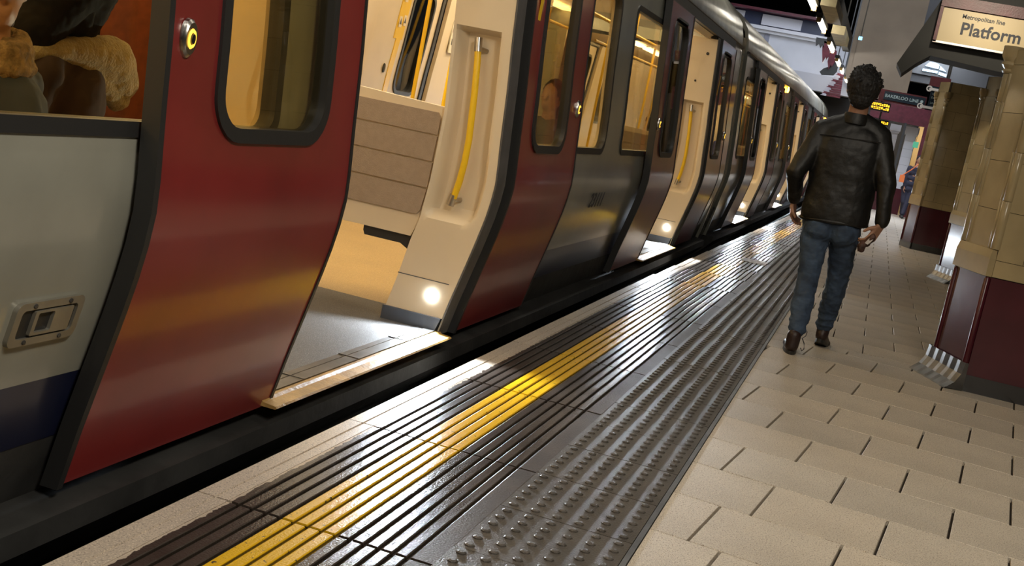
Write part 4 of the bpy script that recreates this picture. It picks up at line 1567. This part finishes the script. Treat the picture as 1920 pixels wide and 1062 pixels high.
# torso as stacked ellipse hull
rings = ((0.805, 0.200, 0.130, -0.195), (0.86, 0.206, 0.134, -0.196), (0.95, 0.204, 0.132, -0.198), (1.05, 0.203, 0.130, -0.202), (1.15, 0.208, 0.132, -0.204), (1.23, 0.216, 0.134, -0.206), (1.30, 0.212, 0.124, -0.208), (1.36, 0.180, 0.100, -0.212), (1.41, 0.115, 0.08, -0.212), (1.44, 0.06, 0.06, -0.21))
st_ = len(j.v)
for z_, rx, ry, cx in rings:
    for q in range(32):
        t_ = 2 * math.pi * q / 32
        j.v.append((cx + rx * math.copysign(abs(math.cos(t_)) ** 0.85, math.cos(t_)), 7.69 + ry * math.copysign(abs(math.sin(t_)) ** 0.85, math.sin(t_)), z_ + 0.03 * (cx - 0 + rx * math.cos(t_) + 0.2)))
for i in range(len(rings) - 1):
    for q in range(32):
        a_, c_ = st_ + i * 32 + q, st_ + i * 32 + (q + 1) % 32
        j.f.append((a_, c_, c_ + 32, a_ + 32))
j.f.append(tuple(st_ + q for q in reversed(range(32))))
j.f.append(tuple(st_ + (len(rings) - 1) * 32 + q for q in range(32)))
j.cap((-0.36, 7.68, 1.345), 0.066, (-0.215, 7.67, 1.425), 0.062)
j.cap((-0.065, 7.69, 1.375), 0.066, (-0.19, 7.67, 1.43), 0.062)
j.cap((-0.32, 7.70, 1.28), 0.08, (-0.09, 7.70, 1.30), 0.08)
j.cap((shL[0] + .005, shL[1], shL[2] - .025), 0.073, eL, 0.058, 18)
j.cap((shR[0] - .005, shR[1], shR[2] - .03), 0.073, eR, 0.058, 18)
j.cap(eL, 0.058, (wL[0], wL[1], wL[2] + 0.01), 0.042, 18)
j.cap(eR, 0.057, (wR[0], wR[1], wR[2] + 0.012), 0.043, 18)
jo = blob('leather_jacket', mv(j), 0.0075, LEATHER, man, smooth=12, disp=0.016, dsize=0.11)
cl_ = MB()
cl_.lathe((-0.207, 7.665, 1.425), [(0.080, -0.02), (0.080, 0.01), (0.070, 0.042), (0.062, 0.044), (0.060, 0.01)], n=24)
mv(cl_).build('jacket_collar', LEATHER, man, smooth=True)
sm_ = MB()
sm_.tube([(-0.385, 7.594, 1.305), (-0.30, 7.572, 1.312), (-0.205, 7.566, 1.315), (-0.10, 7.572, 1.322), (-0.035, 7.594, 1.325)], 0.003, 6)
mv(sm_).build('yoke_seam', BLACKG, man, smooth=True)
hm = MB()
pts = []
for q in range(29):
    t_ = 2 * math.pi * q / 28
    pts.append((-0.195 + 0.194 * math.cos(t_), 7.69 + 0.124 * math.sin(t_), 0.812 + 0.012 * math.cos(t_)))
hm.tube(pts, 0.012, 8)
mv(hm).build('jacket_hem', LEATHER, man, smooth=True)

jn = MB()
jn.ell((-0.200, 7.70, 0.83), (0.178, 0.125, 0.12), 22, 12)
jn.ell((-0.265, 7.675, 0.755), (0.098, 0.115, 0.095), 18, 10)
jn.ell((-0.125, 7.675, 0.765), (0.098, 0.115, 0.095), 18, 10)
for h_, k_, a_ in ((hL, kL, aL), (hR, kR, aR)):
    jn.cap((h_[0], h_[1], h_[2] - 0.03), 0.092, ((h_[0] + k_[0]) / 2, (h_[1] + k_[1]) / 2, (h_[2] + k_[2]) / 2), 0.080, 20)
    jn.cap(((h_[0] + k_[0]) / 2, (h_[1] + k_[1]) / 2, (h_[2] + k_[2]) / 2), 0.080, k_, 0.065, 20)
    jn.cap(k_, 0.065, ((k_[0] + a_[0]) / 2, (k_[1] + a_[1]) / 2, (k_[2] + a_[2]) / 2), 0.064, 20)
    jn.cap(((k_[0] + a_[0]) / 2, (k_[1] + a_[1]) / 2, (k_[2] + a_[2]) / 2), 0.063, (a_[0], a_[1], a_[2] + 0.03), 0.052, 20)
    for q, rz in enumerate((0.24, 0.195, 0.15)):      # stacked folds above the hem
        f_ = (rz - a_[2]) / (k_[2] - a_[2])
        c_ = tuple(a_[i] + (k_[i] - a_[i]) * f_ for i in range(3))
        jn.ell(c_, (0.066 - 0.003 * q, 0.072 - 0.003 * q, 0.016), 18, 8)
blob('jeans', mv(jn), 0.007, DENIM, man, smooth=4, disp=0.022, dsize=0.05)

for (a_, heel, tilt, yaw) in ((aL, (-0.252, 7.40, 0.0), 0.0, 0.10), (aR, (-0.112, 7.92, 0.035), -0.28, -0.10)):
    s_ = MB()
    R_ = Matrix.Rotation(yaw, 3, 'Z') @ Matrix.Rotation(tilt, 3, 'X')
    g = MB()
    g.ell((0, 0.035, 0.055), (0.040, 0.048, 0.05), 16, 10)
    g.cap((0, 0.03, 0.05), 0.04, (0, 0.03, 0.11), 0.042)
    g.cap((0, 0.05, 0.045), 0.040, (0, 0.19, 0.036), 0.040, 16)
    g.ell((0, 0.215, 0.034), (0.046, 0.055, 0.034), 16, 10)
    g.v = [tuple(R_ @ Vector(v) + Vector(heel)) for v in g.v]
    so = blob('shoe', mv(g), 0.005, SHOE, man, smooth=2)
    o2 = MB()
    out = []
    for q in range(24):
        t_ = 2 * math.pi * q / 24
        yy = 0.13 + 0.145 * math.sin(t_)
        ww = (0.040 + 0.010 * max(0, math.sin(t_))) * math.cos(t_)
        out.append((ww, yy))
    o2.prism(out, 'z', 0.0, 0.022)
    o2.v = [tuple(R_ @ Vector(v) + Vector(heel)) for v in o2.v]
    link('sole', mv(o2).mesh('sole', BLACK), so)
    if tilt == 0.0:
        lc = MB()
        lc.tube([(-0.205, 7.46, 0.10), (-0.188, 7.45, 0.075), (-0.182, 7.44, 0.045), (-0.192, 7.44, 0.03), (-0.203, 7.45, 0.045)], 0.003, 6)
        lc.tube([(-0.208, 7.47, 0.10), (-0.19, 7.46, 0.12), (-0.187, 7.46, 0.15)], 0.0022, 6)
        link('lace', mv(lc).mesh('lace', BLACK, True), so)

hr = MB()
hr.ell((head[0], head[1] - 0.012, head[2] + 0.018), (0.099, 0.112, 0.115), 22, 14)
hr.ell((head[0], head[1] - 0.045, head[2] - 0.05), (0.074, 0.062, 0.070), 18, 10)
hr.ell((head[0] - 0.01, head[1] + 0.02, head[2] + 0.075), (0.082, 0.085, 0.072), 18, 10)
for q in range(150):
    th = random.uniform(0, 2 * math.pi)
    ph = random.uniform(0, 1.75)
    n_ = Vector((math.sin(ph) * math.cos(th), math.sin(ph) * math.sin(th), math.cos(ph)))
    if n_.y > 0.55 and n_.z < 0.5:
        continue
    p = Vector((head[0] + n_.x * 0.088, head[1] - 0.012 + n_.y * 0.103, head[2] + 0.024 + n_.z * 0.108))
    e_ = p + (n_ + Vector((random.uniform(-.5, .5), random.uniform(-.5, .5), random.uniform(-.1, .6)))).normalized() * random.uniform(0.012, 0.026)
    hr.cap(p, 0.008, e_, 0.0035, 6, 2)
blob('hair', mv(hr), 0.0038, HAIR, man, smooth=1, disp=0.01, dsize=0.02)

# wrapper in his right hand
wp = MB()
wp.cap((0.025, 7.545, 0.735), 0.022, (0.048, 7.53, 0.775), 0.020)
wp.ell((0.000, 7.545, 0.708), (0.024, 0.03, 0.036), 10, 8)
wo_ = blob('paper_wrapper', wp, 0.0045, mat('brown_wrapper', (0.10, 0.045, 0.035), 0.6, var=0.7, vscale=25), None, smooth=1, disp=0.014, dsize=0.02)
tag(wo_, 'crumpled brown paper wrapper held in the right hand of the walking man', 'wrapper')
w2 = MB().prism([(0.012, 0.735), (0.03, 0.765), (0.05, 0.78), (0.055, 0.765), (0.04, 0.74), (0.03, 0.728)], 'y', 7.515, 7.525)
w2.build('white_napkin', mat('white_paper', (0.6, 0.56, 0.55), 0.7, bump=0.6, bscale=80), wo_)


def walker(name, label, x, y, coat_m, trouser_m, hair_m, lean=0.1, h=1.62):
    T = thing(name, label, 'person', (x, y, 0))
    k = h / 1.74
    b_ = MB()
    hd_ = (lean * 0.9, 0, 1.61 * k)
    b_.ell(hd_, (0.075, 0.095, 0.11), 14, 10)
    b_.ell((hd_[0], -0.09, 1.6 * k), (0.012, 0.015, 0.02), 8, 6)
    for sx in (-1, 1):
        b_.ell((hd_[0] + sx * 0.078, 0, 1.6 * k), (0.012, 0.02, 0.03), 8, 6)
    b_.cap((lean * .7, 0, 1.42 * k), 0.05, hd_, 0.05)
    b_.cap((lean * .7, 0, 1.36 * k), 0.10, (0, 0, 0.9 * k), 0.10)
    P_ = {}
    for sx, st_ in ((-1, 0.16), (1, -0.16)):
        b_.cap((sx * 0.08, 0, 0.85 * k), 0.07, (sx * 0.09 + st_ * 0.3, -0.05, 0.45 * k), 0.05)
        b_.cap((sx * 0.09 + st_ * 0.3, -0.05, 0.45 * k), 0.048, (sx * 0.09 + st_ * .5, st_ * 0.8, 0.09), 0.036)
        sh = (lean * .7 + sx * 0.16, 0, 1.36 * k)
        el = (sh[0] + sx * 0.05, -0.03, 1.08 * k)
        wr = (el[0] + 0.02, -0.1, 0.86 * k)
        P_[sx] = (sh, el, wr)
        b_.cap(sh, 0.045, el, 0.036)
        b_.cap(el, 0.036, wr, 0.026)
        hand(b_, wr, (0, -0.1, -1), (-sx, 0, 0), curl=0.4, side=sx)
    blob('body', b_, 0.009, SKIN, T, smooth=1)
    c_ = MB()
    for z_, rx in ((0.80, .19), (0.95, .175), (1.1, .165), (1.25, .18), (1.33, .165)):
        c_.ell((lean * .7 * (z_ - .8) / .55, 0, z_ * k), (rx, 0.125, 0.1), 18, 8)
    for sx in (-1, 1):
        sh, el, wr = P_[sx]
        c_.cap(sh, 0.065, el, 0.052)
        c_.cap(el, 0.052, wr, 0.04)
    blob('coat', c_, 0.012, coat_m, T, smooth=2, disp=0.02)
    t_ = MB()
    for sx, st_ in ((-1, 0.16), (1, -0.16)):
        t_.cap((sx * 0.08, 0, 0.80 * k), 0.088, (sx * 0.09 + st_ * 0.3, -0.05, 0.45 * k), 0.068)
        t_.cap((sx * 0.09 + st_ * 0.3, -0.05, 0.45 * k), 0.066, (sx * 0.09 + st_ * .5, st_ * 0.8, 0.12), 0.055)
    blob('trousers', t_, 0.012, trouser_m, T, smooth=2, disp=0.01)
    for sx, st_ in ((-1, 0.16), (1, -0.16)):
        f_ = MB()
        cx, cy = sx * 0.09 + st_ * .5, st_ * 0.8
        f_.cap((cx, cy + 0.03, 0.045), 0.045, (cx, cy - 0.13, 0.04), 0.04)
        blob('shoe', f_, 0.01, BLACK, T, smooth=1)
    h_ = MB()
    h_.ell((hd_[0], 0.02, hd_[2] + 0.02), (0.088, 0.10, 0.11), 14, 10)
    blob('hair', h_, 0.008, hair_m, T, smooth=1, disp=0.012, dsize=0.03)
    return T, P_


T2, P2 = walker('person', 'far passer-by in dark clothes with an orange bag strap, beside the broad pillar', 0.76, 32.4, mat('dark_navy_cloth', (0.02, 0.02, 0.04), 0.8), mat('dark_navy_cloth'), HAIR, lean=0.12)
bg = MB()
bg.tube([(0.76 - 0.22, 32.22, 1.05), (0.76 - 0.05, 32.20, 1.22), (0.76 + 0.10, 32.22, 1.40)], 0.014, 6)
bg.box(0.76 - 0.27, 0.76 - 0.15, 32.17, 32.27, 0.88, 1.06)
tag(bg.build('shoulder_bag', mat('orange_cloth', (0.7, 0.17, 0.04), 0.7)), 'small orange shoulder bag worn by the far passer-by', 'bag')


# seated passengers behind the first window
def passenger(label, x, y, face_dir, coat_m, hair_m, hd, body_dir=None):
    T = thing('person', label, 'person', (x, y, 0.53))
    f_ = Vector((*face_dir, 0)).normalized()
    s_ = Vector((f_.y, -f_.x, 0))
    H_ = Vector(hd) - Vector((x, y, 0.53))
    R_ = Matrix((s_, f_, Vector((0, 0, 1)))).transposed()

    fb = Vector((*(body_dir or face_dir), 0)).normalized()
    Rb = Matrix((Vector((fb.y, -fb.x, 0)), fb, Vector((0, 0, 1)))).transposed()

    def L(v):
        return H_ + (R_ if v[2] > -0.15 else Rb) @ Vector(v)
    b_ = MB()
    b_.ell(L((0, 0, 0)), (0.076, 0.095, 0.112), 18, 12, R_)
    b_.ell(L((0, 0.028, -0.058)), (0.056, 0.066, 0.066), 14, 10, R_)
    b_.cap(L((0, 0.095, 0.005)), 0.010, L((0, 0.112, -0.028)), 0.015)
    b_.cap(L((-0.018, 0.088, -0.060)), 0.007, L((0.018, 0.088, -0.060)), 0.007)
    b_.cap(L((-0.016, 0.086, -0.071)), 0.008, L((0.016, 0.086, -0.071)), 0.008)
    for sx in (-1, 1):
        b_.ell(L((sx * 0.079, 0.0, -0.01)), (0.011, 0.018, 0.03), 10, 6, R_)
        b_.ell(L((sx * 0.03, 0.086, 0.012)), (0.013, 0.009, 0.009), 8, 6, R_)
    base = Vector((0, 0, 0.15))
    b_.cap(L((0, -0.01, -0.20)), 0.055, L((0, 0, -0.07)), 0.05)
    b_.cap(L((0, -0.02, -0.30)), 0.11, base, 0.12)
    sh = {}
    for sx in (-1, 1):
        p0 = L((sx * 0.165, -0.02, -0.26))
        p1 = p0 + Rb @ Vector((sx * 0.03, 0.05, -0.26))
        p2 = p1 + Rb @ Vector((-sx * 0.06, 0.20, -0.04))
        sh[sx] = (p0, p1, p2)
        b_.cap(p0, 0.045, p1, 0.036)
        b_.cap(p1, 0.036, p2, 0.027)
        hand(b_, p2, Rb @ Vector((-sx * 0.3, 1, 0)), (0, 0, -1), curl=0.3, side=sx)
        k0 = base + Rb @ Vector((sx * 0.09, 0.0, -0.05))
        k1 = k0 + Rb @ Vector((0, 0.40, 0.0))
        b_.cap(k0, 0.08, k1, 0.055)
        b_.cap(k1, 0.052, k1 + Vector((0, 0, -0.38)), 0.04)
    blob('body', b_, 0.008, SKIN, T, smooth=2)
    c_ = MB()
    c_.cap(L((0, -0.02, -0.32)), 0.145, base, 0.155, 18)
    for sx in (-1, 1):
        p0, p1, p2 = sh[sx]
        c_.cap(L((0, -0.01, -0.22)), 0.075, p0, 0.075, 16)
        c_.cap(p0, 0.072, p1, 0.058)
        c_.cap(p1, 0.058, p2, 0.042)
        k0 = base + Rb @ Vector((sx * 0.09, 0.0, -0.05))
        k1 = k0 + Rb @ Vector((0, 0.40, 0.0))
        c_.cap(k0, 0.095, k1, 0.07)
    blob('coat', c_, 0.012, coat_m, T, smooth=3, disp=0.02)
    h_ = MB()
    h_.ell(L((0, -0.022, 0.022)), (0.09, 0.10, 0.112), 16, 12, R_)
    h_.ell(L((0, -0.06, -0.07)), (0.085, 0.065, 0.11), 16, 12, R_)
    blob('hair', h_, 0.008, hair_m, T, smooth=2, disp=0.012, dsize=0.03)
    return T, L, R_


KN = mat('knitted_tan_scarf', (0.34, 0.22, 0.10), 0.95, var=0.5, vscale=40, bump=1.0, bscale=90)
HOODM = mat('beige_fleece', (0.46, 0.36, 0.17), 0.98, var=0.25, vscale=25, bump=0.9, bscale=130, sheen=0.4)
T3, L3, R3 = passenger('seated passenger in a grey-blue coat and tan knitted scarf at the left window edge', -2.16, 2.46, (0.85, -0.52),
                       mat('blue_grey_coat', (0.05, 0.06, 0.085), 0.9), mat('dark_brown_hair', (0.03, 0.016, 0.008), 0.6), (-2.11, 2.525, 1.212), body_dir=(-0.94, -0.29))
sc = MB()
for k_, (r_, z_) in enumerate(((0.085, -0.135), (0.10, -0.175), (0.11, -0.215))):
    pts = []
    for q in range(17):
        t_ = 2 * math.pi * q / 16
        pts.append(L3((r_ * math.cos(t_), r_ * math.sin(t_) * 0.9, z_ - 0.02 * math.sin(t_))))
    sc.tube(pts, 0.026, 10)
sc.tube([L3((0.03, 0.09, -0.20)), L3((0.05, 0.12, -0.30)), L3((0.06, 0.13, -0.45))], 0.04, 10)
blob('scarf', sc, 0.008, KN, T3, smooth=2, disp=0.012, dsize=0.02)
BROWNC = mat('dark_brown_coat', (0.075, 0.045, 0.035), 0.95, var=0.3, vscale=10)
T4, L4, R4 = passenger('seated passenger with dark hair and a pale fleece hood over a brown coat', -2.45, 3.22, (-0.75, 0.66),
                       BROWNC, mat('dark_hair', (0.008, 0.006, 0.005), 0.85, spec=0.2), (-2.38, 3.15, 1.243), body_dir=(-0.94, -0.29))
hd_ = MB()
o_ = Vector((-2.45, 3.22, 0.53))
lh = MB()
lh.cap(Vector((-2.36, 3.12, 1.24)) - o_, 0.118, Vector((-2.335, 2.99, 1.10)) - o_, 0.070, 18)
lh.cap(Vector((-2.36, 3.20, 1.24)) - o_, 0.110, Vector((-2.34, 3.16, 1.12)) - o_, 0.07, 18)
blob('long_hair', lh, 0.007, mat('dark_hair'), T4, smooth=3, disp=0.01, dsize=0.03)


def W4(x, y, z):
    return Vector((x, y, z)) - o_


hd_.cap(W4(-2.30, 2.94, 1.035), 0.020, W4(-2.29, 3.03, 1.055), 0.036)
hd_.cap(W4(-2.29, 3.03, 1.055), 0.036, W4(-2.29, 3.16, 1.062), 0.052)
hd_.cap(W4(-2.29, 3.16, 1.062), 0.052, W4(-2.30, 3.30, 1.045), 0.078)
hd_.cap(W4(-2.30, 3.30, 1.045), 0.078, W4(-2.31, 3.37, 0.985), 0.068)
hd_.cap(W4(-2.31, 3.37, 0.985), 0.068, W4(-2.31, 3.385, 0.93), 0.040)
hd_.cap(W4(-2.28, 3.14, 1.03), 0.03, W4(-2.30, 3.34, 0.94), 0.038)
blob('fleece_hood', hd_, 0.006, HOODM, T4, smooth=4, disp=0.01, dsize=0.03)
bk = MB()
bk.cap(W4(-2.34, 3.00, 0.97), 0.055, W4(-2.36, 3.20, 0.93), 0.10)
bk.cap(W4(-2.36, 3.20, 0.93), 0.10, W4(-2.42, 3.25, 0.75), 0.13)
blob('coat_shoulder', bk, 0.01, BROWNC, T4, smooth=3)

# passenger standing inside behind the second doorway leaf
T5, L5, R5 = passenger('seated passenger, a dark shape behind the glass right of the open doorway', -2.45, 9.0, (-0.2, -1.0),
                       mat('black_coat', (0.02, 0.018, 0.015), 0.9), mat('dark_hair'), (-2.40, 8.86, 1.215))
